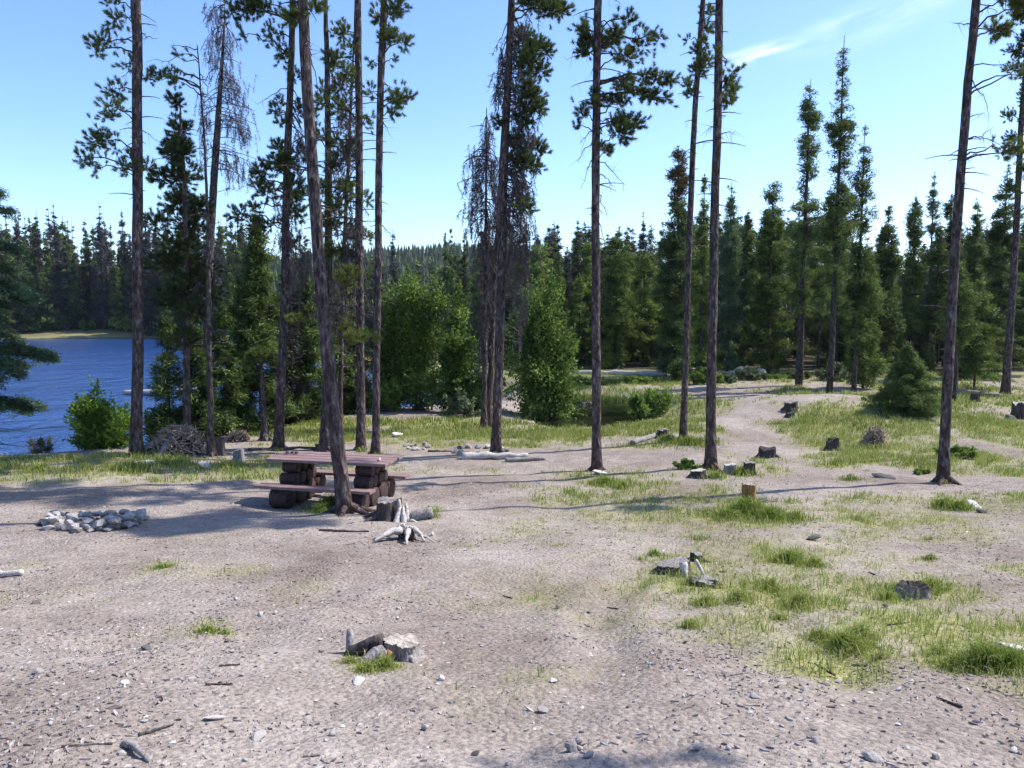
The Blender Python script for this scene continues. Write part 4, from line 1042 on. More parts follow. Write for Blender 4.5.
# far shore shrubs
for q in range(16):
    px = 40 + q * 14 + random.uniform(-5, 5); Y = 127 + random.uniform(-1.5, 4)
    shrub('shrub', 'low green shrub on the sunny far bank of the lake', px, Y, 322 + random.uniform(-4, 4), random.uniform(5, 9), 420, .38, M_leaf, seed=80 + q, group='shrubs on the far bank')

# ------------------------------------------------------------------ stones
def rock_mesh(seed, m, flatness=.7, sub=2):
    import bmesh
    r = np.random.default_rng(seed)
    bm = bmesh.new(); bmesh.ops.create_icosphere(bm, subdivisions=sub, radius=1)
    pl = unit(r.normal(0, 1, (14, 3))); of = r.uniform(.42, .85, 14)
    for v in bm.verts:
        p = np.array(v.co)
        for a, o in zip(pl, of):
            d = p @ a
            if d > o: p = p - a * (d - o) * .92
        p *= np.array([1, r.uniform(.99, 1.01), flatness])
        v.co = p
    me = bpy.data.meshes.new('stone'); bm.to_mesh(me); bm.free()
    me.materials.append(m)
    return me
ST = [rock_mesh(q, M_stone, random.uniform(.5, .85)) for q in range(7)]
STD = [rock_mesh(20 + q, M_stoned, random.uniform(.5, .8)) for q in range(4)]
STP = [rock_mesh(40 + q, M_pale, random.uniform(.45, .8)) for q in range(4)]
def stone(me, p, s, label, group=None, asp=None, sink=.25):
    o = bpy.data.objects.new('stone', me); C.objects.link(o)
    a = asp or (random.uniform(.8, 1.3), random.uniform(.7, 1.1), random.uniform(.7, 1.1))
    o.scale = (s * a[0], s * a[1], s * a[2])
    o.location = (p[0], p[1], p[2] + s * a[2] * (.6 - sink))
    o.rotation_euler = (random.uniform(-.3, .3), random.uniform(-.3, .3), random.random() * 6.28)
    tag(o, label, 'stone', group)
    return o
# ring of fire stones
fc = gnd(92, 524)
for q in range(110):
    a = q / 110 * 6.283 * 2 + random.uniform(-.1, .1); inner = q >= 55
    rr = .56 + random.uniform(-.14, .18) if not inner else .58 + random.uniform(-.30, .28)
    x = fc[0] + .05 + rr * .84 * math.cos(a); y = fc[1] + rr * .80 * math.sin(a)
    z = float(hgt(x, y))
    stone(random.choice(ST + ST + STP[:1] + STD[:1]), (x, y, z + (.08 if inner and rr < .74 else 0)), random.uniform(.06, .118), 'pale angular stone in the ring of the campfire pit', 'stones of the campfire ring', sink=.2)
G = Geo(); ang = np.linspace(0, 6.283, 28, endpoint=False)
rr = .52 + rng.normal(0, .03, 28)
rim = np.stack([fc[0] + rr * 1.15 * np.cos(ang), fc[1] + rr * .95 * np.sin(ang)], -1)
V = np.column_stack([rim, hgt(rim[:, 0], rim[:, 1]) + .012]); V = np.vstack([V, [fc[0], fc[1], fc[2] + .05]])
G.add(V, [(k, (k + 1) % 28, 28) for k in range(28)], .5, 0, True)
tag(G.build('ash_bed', M_ash), 'dark ash bed inside the ring of pale stones', 'ash')
# the far fire ring and the small ring of stones by the trunks
for q in range(16):
    a = q / 16 * 6.283; p = gnd(478 + 25 * math.cos(a), 452 + 4.2 * math.sin(a))
    stone(random.choice(STD + ST[:2]), p, random.uniform(.09, .16), 'dark stone in the low far fire ring left of the middle pine', 'stones of the far fire ring')
for q in range(7):
    a = q / 7 * 6.283; p = gnd(418 + 10 * math.cos(a), 448 + 2.6 * math.sin(a))
    stone(random.choice(ST), p, random.uniform(.08, .15), 'brownish stone in the small heap behind the table end', 'stones of the small heap')
for lab, px, py, s, me, asp in [
    ('flat pale stone at the foot of the airy right of centre pine', 600, 474, .16, STP[0], (1.5, .8, .5)),
    ('pale and dark wedge of stone in the grass by the left bank', 206, 468, .2, STP[1], (1.3, .8, .6)),
    ('flat pale slab in the grass left of the slim lakeside pine foot', 146, 463, .2, STP[2], (1.6, .8, .3)),
    ('dark humped stone alone in the pale right meadow', 812, 540, .11, STD[0], (1.4, 1, .7)),
    ('brown earth coloured boulder low on the dirt track', 881, 478, .2, STD[1], (1.6, .8, .45)),
    ('small dark boulder in the grass below the right edge stump', 1010, 420, .2, STD[2], (1, .8, 1)),
    ('white egg shaped stone right of the bleached root remains', 432, 536, .05, STP[3], (1, .8, 1.2)),
    ('blocky grey stone lying in the front dirt at the bottom right', 872, 760, .045, ST[0], (1.3, .9, .8)),
    ('dark blocky stone, largest in the front dirt below centre', 572, 751, .042, ST[1], (1, .9, 1)),
    ('pale wide stone near the bottom left corner of the dirt', 258, 738, .04, STP[1], (1.4, .9, .6)),
    ('broken pale stone pair piece in the front dirt left of the wide one', 216, 721, .045, STP[2], (1.5, .8, .5)),
    ('white small stone in the sunlit grass behind the table', 397, 437, .22, STP[0], (1.2, .8, .7)),
    ('pale flat stone at the side of the front stump grass', 358, 682, .05, STP[3], (1.5, .9, .5)),
    ('dark round stone in the left dirt', 147, 650, .045, STD[3], (1.2, 1, .8)),
    ('small dark stone on the sparse left dirt', 37, 604, .05, STD[1], (1.2, 1, .8)),
    ('pale slab lying in the grass right of the leaning bare trunk', 975, 507, .16, STP[1], (1.8, .7, .3)),
    ('small dark stone beside the pale slab by the leaning bare trunk', 982, 513, .09, STD[2], None),
    ('pale weathered slab in the tall grass at the right edge', 1018, 652, .12, STP[2], (2.0, .9, .35))]:
    stone(me, gnd(px, py), s, lab, None, asp)
for q in range(70):
    px = random.uniform(0, 1024); py = 560 + 205 * random.random() ** .7
    p = gnd(px, py)
    stone(random.choice(ST + STD[:1] + STP), p, random.uniform(.012, .034), 'small loose stone lying on the bare dirt', 'small loose stones on the dirt', sink=.15)
for q, px in enumerate((728, 741, 752, 764, 694, 684)):
    stone(STP[q % 4], on(px, 43 if q < 4 else 46), random.uniform(.3, .5), 'pale boulder at the wood edge beyond the pond and road', 'pale boulders at the wood edge', sink=.1)
for q in range(5):
    stone(STP[q % 4], on(298 + q * 9, 75 - q), random.uniform(.35, .7), 'white boulder on the shore seen between the table pines', 'white boulders on the shore', sink=0)

# ------------------------------------------------------------------ stumps, logs and roots
def stump(label, px, py, wpx, hpx, side=None, face=None, tilt=0.0, roots=4, seed=0, jag=.05, rlen=1.6, name='tree_stump', hollow=False):
    r = np.random.default_rng(700 + seed)
    b = gnd(px, py); Y = b[1]; Rr = wpx / 2 * Y / FPX; H = hpx * Y / FPX
    n = 52; lv = [-.08, 0, .06, .2, .45, .75, .93, 1.0]
    ang = np.linspace(0, 6.283, n, endpoint=False)
    lob = 1 + .10 * np.sin(3 * ang + seed) + .07 * np.sin(5 * ang + 2 * seed) + .03 * np.sin(11 * ang + seed) + r.normal(0, .032, n) - .16 * (r.random(n) < .09)
    jn = r.normal(0, 1, n); jn = np.convolve(np.concatenate([jn[-3:], jn, jn[:3]]), np.ones(7) / 7, 'valid') * 2.2 + r.normal(0, .35, n)
    rings = []
    for l in lv:
        f = 1 + .38 * math.exp(-max(l, 0) * 5)
        z = l * H
        rr = Rr * f * (1 + (lob - 1) * (1.3 if l < .3 else 1)) * (1 + r.normal(0, .012, n))
        zz = z + (tilt * Rr * np.cos(ang) + jn * jag * H) * max(l, 0) ** 2
        rings.append(np.stack([rr * np.cos(ang), rr * np.sin(ang), np.broadcast_to(zz, (n,))], -1))
    V = np.concatenate(rings); m = len(lv)
    i = np.arange(m - 1)[:, None] * n + np.arange(n)[None]; j = np.arange(m - 1)[:, None] * n + (np.arange(n)[None] + 1) % n
    F = np.concatenate([np.stack([i, j, i + n], -1).reshape(-1, 3), np.stack([j, j + n, i + n], -1).reshape(-1, 3)])
    t = empty(name, b); tag(t, label, 'stump')
    g = Geo(); g.add(V, F, .5, 0, True); g.build('stump_body', side or M_weather, t)
    g = Geo(); top = rings[-1]; c = top.mean(0)
    dz = -.35 * H if hollow else .0
    mid = c + (top - c) * .55 + [0, 0, dz * .8 + .003]; 
    V = np.vstack([top + [0, 0, .002], mid, c + [0, 0, dz + .004]])
    k = np.arange(n); k2 = (k + 1) % n
    F = np.concatenate([np.stack([k, k2, n + k], -1), np.stack([k2, n + k2, n + k], -1), np.stack([n + k, n + k2, np.full(n, 2 * n)], -1)])
    g.add(V, F); g.build('cut_face', face or M_cut, t)
    for q in range(roots):
        a = seed + q * 6.283 / roots + r.uniform(-.4, .4); L = Rr * rlen * r.uniform(.7, 1.3)
        p0 = np.array([math.cos(a) * Rr * .8, math.sin(a) * Rr * .8, H * .30]); e = np.array([math.cos(a) * (Rr + L), math.sin(a) * (Rr + L), 0])
        e[2] = float(hgt(b[0] + e[0], b[1] + e[1])) - b[2] - .02
        mm = (p0 + e) / 2; mm[2] = max(.02, .3 * p0[2] + .7 * e[2] + .02)
        tt = np.linspace(0, 1, 8)[:, None]; A = (1 - tt) ** 2 * p0 + 2 * tt * (1 - tt) * mm + tt ** 2 * e
        A[1:-1, :2] += r.normal(0, .03 * L, (6, 2))
        g = Geo(); V, F = tube(A, np.linspace(Rr * .32, Rr * .06, 8), 7, .06, r); g.add(V, F, .5, 0, True); g.build('root', side or M_weather, t)
    return t
def spike(t, base, tip, r0, m, name='splinter', r1=.01):
    g = Geo(); V, F = tube(arc(np.array(base, float), np.array(tip, float), .02, 6), np.linspace(r0, r1, 6), 7, .12); g.add(V, F, .5, 0, True)
    return g.build(name, m, t)

t = stump('large weathered grey stump with bleached splinters beside the picnic table end', 388, 520, 24, 21, M_darkwood, M_weather, .12, 4, 1)
for bx, ex in (((.20, -.12, .0), (.18, -.10, .33)), ((.26, -.22, -.03), (.24, -.12, .22)), ((.14, -.26, -.04), (.20, -.12, .22)), ((.30, -.12, .0), (.27, -.02, .26))):
    spike(t, bx, ex, .06, M_bleach, r1=.018)
spike(t, (.34, -.05, .02), (.66, -.06, .13), .10, M_weather, 'broken_chunk', .08)
spike(t, (.36, -.16, .03), (.58, -.36, -.03), .03, M_bleach, r1=.015)
# bleached root star
b = gnd(404, 540)
t = empty('tree_stump', b); t.scale = (.76, .76, .8); tag(t, 'rotted stump remains with splayed bleached white roots in front of the picnic table', 'stump')
g = Geo(); V, F = tube(np.array([(-.06, .1, -.05), (0, .06, .08), (.08, .05, .10), (.16, .05, -.03)]), [.06, .13, .12, .05], 10, .1); g.add(V, F, .5, 0, True); g.build('stump_body', M_darkwood, t)
for p0, e, rr in [((-.06, .02, .16), (-.46, -.36, .0), .07), ((.07, -.02, .15), (.09, -.46, .0), .06), ((.18, .05, .15), (.38, -.20, .01), .05), ((-.14, .12, .12), (-.52, -.08, .01), .035), ((-.12, .10, .10), (-.42, -.20, .01), .03), ((.24, .06, .06), (.56, -.26, .0), .025), ((.05, .04, .17), (.22, .06, .15), .045), ((-.10, .05, .17), (.08, .03, .17), .045)]:
    p0 = np.array(p0); e = np.array(e); e[2] += float(hgt(b[0] + e[0], b[1] + e[1])) - b[2] if abs(e[2]) < .02 else 0
    g = Geo(); A = arc(p0, e, .06, 8); A[1:-1] += rng.normal(0, .012, (6, 3)); V, F = tube(A, np.linspace(rr, rr * .25, 8), 8, .10); g.add(V, F, .5, 0, True); g.build('root', M_bleach, t)

t = stump('low pale grey stump in the front dirt with a grass tuft at its foot', 403, 655, 36, 15, M_weather, M_cut, -.12, 4, 4, .09, 1.0)
spike(t, (-.12, -.02, .10), (-.36, -.02, .0), .06, M_darkwood, 'root', .03)
spike(t, (-.10, -.12, .08), (-.30, -.24, -.02), .05, M_weather, 'root', .02)
spike(t, (-.33, .05, -.02), (-.36, .10, .13), .04, M_weather, 'splinter', .018)
spike(t, (-.06, -.14, .09), (-.12, -.20, -.03), .02, M_orange, 'splinter', .01)
t = stump('flat topped stump with a white root leg, in the right meadow', 674, 572, 30, 10, M_darkwood, M_weather, .2, 3, 5, .05, .8)
spike(t, (.05, -.20, .16), (.07, -.30, -.04), .042, M_bleach, 'root', .035); spike(t, (.20, -.10, .16), (.28, -.20, -.02), .018, M_bleach, 'root', .02)
stump('small dark stump block close right of the flat topped stump', 697, 562, 12, 9, M_darkwood, M_weather, -.2, 2, 6, .08)
stump('low crumbled grey stump slab right below the flat topped stump', 704, 586, 26, 6, M_darkwood, M_weather, .1, 3, 7, .2, .6)
stump('tall orange brown cut stump standing in a green grass tuft', 748, 508, 13, 24, M_orange, M_cut, .0, 3, 8, .03, .8)
stump('dark round cut stump on the dirt track edge, behind the orange stump', 749, 475, 11, 13, M_darkwood, M_weather, .0, 3, 9, .03, .7)
stump('pale topped cut stump just right of the bare straight pine foot', 730, 474, 12, 10, M_weather, M_bleach, .1, 3, 10, .04, .7)
stump('short pale topped stump inside the low plant left of the bare straight pine', 698, 477, 14, 7, M_darkwood, M_bleach, .1, 3, 11, .05, .7)
stump('dark mossy stump at the lower end of the grassy hump by the road', 768, 457, 16, 9, M_darkwood, M_darkwood, .1, 3, 12, .12, .9)
stump('black stump on the grass at the inner bend of the dirt road', 791, 410, 12, 8, M_darkwood, M_weather, .1, 3, 13, .06, .8)
stump('small black stump just below the one at the road bend', 790, 417, 8, 4, M_darkwood, M_darkwood, .1, 2, 14, .1, .8)
stump('dark hollow stump ring with a broken rim in the right meadow', 911, 598, 30, 12, M_weather, M_darkwood, .05, 3, 15, .14, .6, hollow=True)
stump('leaning brown stump post on the bank by the lakeside trunks', 239, 462, 10, 13, M_weather, M_weather, .2, 3, 16, .06, .9)
stump('tall dark stump at the right edge with a pale broken top', 1019, 419, 13, 17, M_darkwood, M_bleach, .2, 3, 17, .12, .6)
stump('square dark stump in the grass left of the right edge pine', 975, 402, 8, 9, M_darkwood, M_darkwood, 0, 2, 18, .05, .6)
stump('dark stump with a light chip on top at the right end of the pond', 663, 437, 10, 8, M_darkwood, M_weather, .2, 2, 19, .1, .7)
stump('dark cut stump left behind the leaning pine at the table', 262 + 58, 452, 9, 8, M_darkwood, M_darkwood, .2, 3, 20, .1, .7)
stump('black burnt stump standing at the foot of the thin dead pole', 218, 455, 13, 18, M_darkwood, M_darkwood, .1, 3, 21, .06, .6)
stump('dark knotted stump below the brush heap on the grassy knoll', 832, 450, 12, 10, M_darkwood, M_darkwood, .2, 3, 22, .15, .8)

def log(label, p0, p1, r0, r1, m, name='fallen_log', knots=0, seed=0, cat='log', bend=0.0):
    r = np.random.default_rng(900 + seed)
    p0 = np.array(p0, float); p1 = np.array(p1, float)
    A = p0 + (p1 - p0) * np.linspace(0, 1, 14)[:, None]; A[1:-1] += r.normal(0, min(.25 * min(r0, .1), .008 * np.linalg.norm(p1 - p0)), (12, 3))
    A[:, 2] += bend * np.sin(np.linspace(0, np.pi, 14))
    g = Geo(); V, F = tube(A - p0, np.linspace(r0, r1, 14) * (1 + .1 * np.sin(np.arange(14) * 1.7 + seed)), 12, .05, r); g.add(V, F, .5, 0, True)
    for q in range(knots):
        k = r.integers(1, 13); e = A[k] - p0 + r.normal(0, 1, 3) * [3 * r0, 3 * r0, 2 * r0] + [0, 0, 1.5 * r0]
        V, F = sticks(A[k] - p0, e, r0 * .35); g.add(V, F, .5)
    o = g.build(name, m, loc=p0); tag(o, label, cat)
    return o
def lie(px0, py0, px1, py1, rr, up=.7):
    a = gnd(px0, py0); b = gnd(px1, py1)
    return a + [0, 0, rr * up], b + [0, 0, rr * up]
a, b = lie(462, 459, 528, 458, .09); log('bleached fallen log at the foot of the thick crowned middle pine', a, b, .10, .06, M_bleach, seed=1, knots=3)
a, b = lie(505, 462, 545, 460, .06); log('short grey pole lying just in front of the bleached log', a, b, .06, .04, M_weather, seed=2)
a, b = lie(248, 451, 322, 449, .04); log('thin dark pole lying along the ground behind the picnic table', a, b, .045, .03, M_darkwood, seed=3)
a, b = lie(428, 452, 470, 453, .03); log('thin dark stick lying between the stone heap and the far fire ring', a, b, .035, .02, M_darkwood, seed=4, name='stick', cat='stick')
a, b = lie(319, 531, 369, 532, .012); log('thin dark straight stick on the dirt in front of the table', a, b, .018, .010, M_darkwood, name='stick', seed=5, cat='stick')
a, b = lie(-14, 578, 23, 576, .03, 1.0); log('white peeled pole end lying on the dirt at the left edge', a, b, .032, .03, M_bleach, seed=6)
a = at(118, 396, 27.5); b = at(202, 391, 27); a[2] = max(a[2], WATER_Z + .1); log('bleached fallen log reaching out over the lake water behind the shrub', [-19.9, 41, WATER_Z + .10], [-15.0, 39.5, WATER_Z + .34], .11, .17, M_bleach, seed=7, knots=3)
a, b = lie(955, 393, 1000, 397, .1); log('grey brown log lying across the grass near the right edge pine', a, b, .12, .08, M_weather, seed=8, knots=4)
a = on(572, 45.0); b = on(668, 43.6); log('long white bleached log lying beyond the pond shrubs', a + [0, 0, .12], b + [0, 0, .16], .10, .17, M_bleach, seed=9, knots=6)
a, b = lie(632, 445, 655, 437, .07); log('small cut log round piece on the dirt right of the airy pine', a, b, .08, .07, M_weather, seed=10)
a, b = lie(20, 338, 60, 336, .2); 
a, b = lie(340, 752, 392, 762, .02); log('curved grey root lying half buried at the bottom of the dirt', gnd(124, 746) + [0, 0, .002], gnd(150, 763) + [0, 0, .0], .016, .010, M_weather, 'exposed_root', seed=11, cat='root', bend=.02)
a, b = lie(262, 516, 300, 517, .01)
for q in range(14):
    px, py = random.uniform(30, 1000), random.uniform(560, 760); c = gnd(px, py); a_ = random.random() * 3.14; L = random.uniform(.03, .10)
    p0 = c - [math.cos(a_) * L, math.sin(a_) * L, 0]; p1 = c + [math.cos(a_) * L, math.sin(a_) * L, 0]
    p0[2] = hgt(p0[0], p0[1]) + .006; p1[2] = hgt(p1[0], p1[1]) + .006
    log('short broken twig lying on the bare dirt', p0, p1, .007, .004, random.choice([M_darkwood, M_weather]), 'twig', 1, 30 + q, 'twig')['group'] = 'twigs on the dirt'

def heap(label, px, py, wpx, hpx, m, n=160, seed=0, name='brush_heap', cat='brush', limbs=0):
    """a tangle of roots or dry twigs over a low mound"""
    r = np.random.default_rng(950 + seed)
    b = gnd(px, py); Y = b[1]; W = wpx / 2 * Y / FPX; H = hpx * Y / FPX
    g = Geo()
    ang = np.linspace(0, 6.283, 18, endpoint=False); lv = np.linspace(0, 1, 6)
    V = []
    for l in lv:
        rr = W * .85 * np.sqrt(1 - .93 * l ** 2) * (1 + .22 * np.sin(2 * ang + seed) + .15 * np.sin(5 * ang + 2 * seed + 3 * l) + r.normal(0, .10, 18))
        V.append(np.stack([rr * np.cos(ang) + .28 * W * l, .7 * rr * np.sin(ang), (l * H * .78 - .05) * (1 + .18 * np.sin(3 * ang + seed)) + r.normal(0, .05 * H, 18)], -1))
    V = np.concatenate(V); i = np.arange(5)[:, None] * 18 + np.arange(18)[None]; j = np.arange(5)[:, None] * 18 + (np.arange(18)[None] + 1) % 18
    F = np.concatenate([np.stack([i, j, i + 18], -1).reshape(-1, 3), np.stack([j, j + 18, i + 18], -1).reshape(-1, 3)])
    core = Geo(); core.add(V * [.82, .82, .85], F)
    a = r.random(n) * 6.283; e = r.random(n) * 1.3
    p = np.stack([W * np.cos(a) * np.cos(e), .75 * W * np.sin(a) * np.cos(e), H * .85 * np.sin(e)], -1) * r.uniform(.75, 1.1, (n, 1))
    d = unit(r.normal(0, 1, (n, 3)) + unit(p) * .5 + [0, 0, -.2]) * r.uniform(.08, .34, (n, 1)) * (W + H) * .5
    p[:, 0] += .22 * W * p[:, 2] / H
    V, F = sticks(p - d * .5, p + d, .034 * (W + H) + .006); g.add(V, F)
    t = empty(name, b); tag(t, label, cat)
    g.build('tangle', m, t); core.build('earth_core', M_darkwood, t)
    for q in range(limbs):
        a_ = r.uniform(2.6, 6.6); p0 = np.array([0, 0, H * .5]); e_ = np.array([math.cos(a_) * W * 1.5, math.sin(a_) * W * .8 - .1, -.02])
        gg = Geo(); V, F = tube(arc(p0, e_, .2 * H, 7), np.linspace(.11 * (W + H), .03, 7), 8, .1, r); gg.add(V, F, .5, 0, True); gg.build('root', M_weather, t)
    return t
heap('upturned mass of pale tangled roots and earth on the lake bank between two trunks', 176, 453, 54, 32, M_brush, 520, 1, 'root_mass', 'roots', 2)
heap('reddish dry brush pile behind the burnt stump on the lake bank', 236, 441, 26, 13, M_brush, 260, 2)
heap('brown heap of dry roots in the grass left of the young spruce', 873, 446, 24, 22, M_brush, 380, 3, 'root_mass', 'roots')
heap('grey tangle of bare branches lying in the left side of the pond', 586, 421, 30, 22, M_snag, 300, 4)
a, b = lie(186, 452, 208, 447, .08); log('pale short log at the right of the upturned root mass', a, b, .10, .08, M_bleach, seed=12)

# ------------------------------------------------------------------ picnic table: planks on cribs of stained logs
def box(g, c, s, bev=.006, mat_=0):
    import bmesh
    bm = bmesh.new(); bmesh.ops.create_cube(bm, size=1)
    for v in bm.verts: v.co = (v.co.x * s[0], v.co.y * s[1], v.co.z * s[2])
    bmesh.ops.bevel(bm, geom=bm.edges[:], offset=bev, segments=2, affect='EDGES')
    bmesh.ops.triangulate(bm, faces=bm.faces[:])
    V = np.array([v.co[:] for v in bm.verts]) + np.array(c); F = np.array([[v.index for v in f.verts] for f in bm.faces]); bm.free()
    g.add(V, F, .5, mat_)
def rod(g, p0, p1, r0, n=16):
    p0 = np.array(p0, float); p1 = np.array(p1, float)
    A = p0 + (p1 - p0) * np.array([0, .02, .25, .5, .75, .98, 1])[:, None]
    V, F = tube(A, np.array([.92, 1, 1.02, 1, .99, 1, .92]) * r0, n, .02); g.add(V, F, .5, 0, True)
fa = gnd(290, 508); fb = gnd(372, 509)
mid = (fa + fb) / 2 + np.array([.02, -.22, 0])
yaw = math.atan2(fb[1] - fa[1], fb[0] - fa[0]) - .02
tc_ = mid + np.array([-math.sin(yaw), math.cos(yaw), 0]) * .72 + np.array([-.22, 0, 0])
tc_[2] = float(hgt(tc_[0], tc_[1]))
t = empty('picnic_table', tc_, yaw); t.scale = (.90, .92, .96); tag(t, 'red brown wooden picnic table with two benches on stacked dark logs', 'picnic table')
TL = 2.32
for q in range(4):
    g = Geo(); box(g, (random.uniform(-.02, .02), -.33 + q * .22 + random.uniform(-.004, .004), .76), (TL, .203, .046)); g.build('table_plank', M_plank, t)
for s in (-1, 1):
    g = Geo(); box(g, (-.06 if s < 0 else .06, s * .66, .367), (2.2, .25, .048)); g.build('bench', M_plank, t)
for sx in (-.72, .72):
    for q in range(4):
        g = Geo(); y = -.60 + q * .40; l = random.uniform(.155, .18); rod(g, (sx - l, y, .17), (sx + l, y, .17), .172); g.build('base_log', M_log, t)
    for q in range(4):
        g = Geo(); y = -.33 + q * .22; l = random.uniform(.135, .165); rod(g, (sx - l, y, .44), (sx + l, y, .44), .102); g.build('crib_log', M_log, t)
    for q in range(3):
        g = Geo(); y = -.25 + q * .25; l = random.uniform(.135, .165); rod(g, (sx - l, y, .635), (sx + l, y, .635), .101); g.build('top_log', M_log, t)
ct, st_ = math.cos(yaw), math.sin(yaw)
def on_table(u, v): return (tc_[0] + u * ct - v * st_, tc_[1] + u * st_ + v * ct, tc_[2] + .757)
for u, v, s, lab in ((-.90, .10, .05, 'dark stone on the left end of the table top, leftmost of three'), (-.82, .12, .045, 'dark stone on the left end of the table top, middle of three'), (-.74, .10, .05, 'dark stone on the left end of the table top, rightmost of three')):
    stone(STD[1], on_table(u, v), s, lab, sink=.0)
stone(ST[2], on_table(.84, -.10), .05, 'pale lump of stone on the right end of the table top', sink=.0)

# blue and white cool box far back by the wood
b = on(901, 40)
t = empty('cool_box', b); tag(t, 'small blue box with a white lid in the grass behind the young spruce', 'cool box')
g = Geo(); box(g, (0, 0, .22), (.50, .34, .40), .03); g.build('box_body', M_bluepl, t)
g = Geo(); box(g, (0, 0, .455), (.53, .37, .07), .02); lid = g.build('lid', M_whitepl, t)
g = Geo(); V, F = tube(arc(np.array([-.27, 0, .36]), np.array([.27, 0, .36]), .34, 9), np.full(9, .014), 6); g.add(V, F); g.build('handle', M_whitepl, lid)

# ------------------------------------------------------------------ grass, chips and gravel: countless
def grass_mesh(pts, hh, lean, tone, wid, r):
    k = len(pts); a = r.random(k) * 6.283
    d = np.stack([np.cos(a), np.sin(a), 0 * a], -1); s = np.stack([-np.sin(a), np.cos(a), 0 * a], -1)
    a2 = r.random(k) * 6.283; s = np.stack([np.cos(a2), np.sin(a2), 0 * a2], -1)
    h = hh[:, None]; le = lean[:, None]; w_ = wid[:, None]
    m = pts + d * h * le * .3 + [0, 0, 1] * h * .6
    e = pts + d * h * le + [0, 0, 1] * h * (1 - .35 * le)
    V = np.stack([pts - s * w_ / 2, pts + s * w_ / 2, m - s * w_ * .35, m + s * w_ * .35, e], 1).reshape(-1, 3)
    o = np.arange(k)[:, None] * 5
    F = np.concatenate([o + [0, 1, 3], o + [0, 3, 2], o + [2, 3, 4]])
    return V, F, np.repeat(tone, 5)
r = np.random.default_rng(21)
def scatter(n, x0, x1, y0, y1, pw=1.0):
    x = r.uniform(x0, x1, n); y = y0 + (y1 - y0) * r.random(n) ** pw
    k = np.abs(x) < y * .75 + 1.0
    x, y = x[k], y[k]
    c = cover(x, y)
    wet = np.minimum(sdf(LAKE, x, y), sdf(POND, x, y)) < .25
    k = (r.random(len(x)) < c ** 1.15) & ~wet
    return x[k], y[k], c[k]
G = Geo()
for (n, x0, x1, y0, y1, h0, w0, per) in [(42000, -8, 9, 4, 14, .085, .007, 5), (70000, -16, 16, 13, 24, .12, .012, 4), (95000, -22, 26, 23, 46, .135, .022, 3)]:
    x, y, c = scatter(n, x0, x1, y0, y1)
    x = np.repeat(x, per) + r.normal(0, .035, len(x) * per); y = np.repeat(y, per) + r.normal(0, .035, len(y) * per); c = np.repeat(c, per)
    k = len(x); g1 = vnoise(x + 50, y, .8); g2 = vnoise(x, y + 20, .35)
    tone = np.clip(1.12 - .75 * g1 - .30 * c + r.normal(0, .2, k) - .12 * sm(22, 30, y), 0, 1)
    tone = np.where(r.random(k) < .30, r.uniform(.75, 1, k), tone * .72)
    V, F, tn = grass_mesh(np.stack([x, y, hgt(x, y) - .01], -1), h0 * r.uniform(.4, 1.5, k) * (.55 + .8 * c), r.uniform(.1, .9, k), tone, w0 * r.uniform(.6, 1.2, k), r)
    G.add(V, F, tn)
tag(G.build('meadow_grass', M_grass), 'thin yellow green grass growing in patches over the clearing', 'grass', kind='stuff')
# the bigger tufts
G = Geo()
def tuft(px, py, rpx, hpx, n, green):
    c = gnd(px, py); Rr = rpx * c[1] / FPX; H = hpx * c[1] / FPX
    a = r.random(n) * 6.283; q = np.abs(r.normal(0, .6, n)) * Rr * (1 + .35 * np.sin(3 * a + px))
    x = c[0] + np.cos(a) * q; y = c[1] + np.sin(a) * q * 1.0
    V, F, tn = grass_mesh(np.stack([x, y, hgt(x, y) - .01], -1), H * r.uniform(.4, 1.2, n) * np.exp(-.5 * (q / Rr) ** 2), r.uniform(.15, .9, n), np.where(r.random(n) < .14, r.uniform(.7, 1, n), np.clip(r.normal(green + .06, .15, n), 0, 1)), np.full(n, .0009 * c[1] + .002), r)
    G.add(V, F, tn)
    n = int(n * .45); a = r.random(n) * 6.283; q = (.5 + 1.3 * r.random(n)) * Rr
    x = c[0] + np.cos(a) * q; y = c[1] + np.sin(a) * q
    V, F, tn = grass_mesh(np.stack([x, y, hgt(x, y) - .01], -1), H * r.uniform(.15, .45, n), r.uniform(.2, 1, n), np.clip(r.normal(.62, .25, n), 0, 1), np.full(n, .0007 * c[1] + .002), r)
    G.add(V, F, tn)
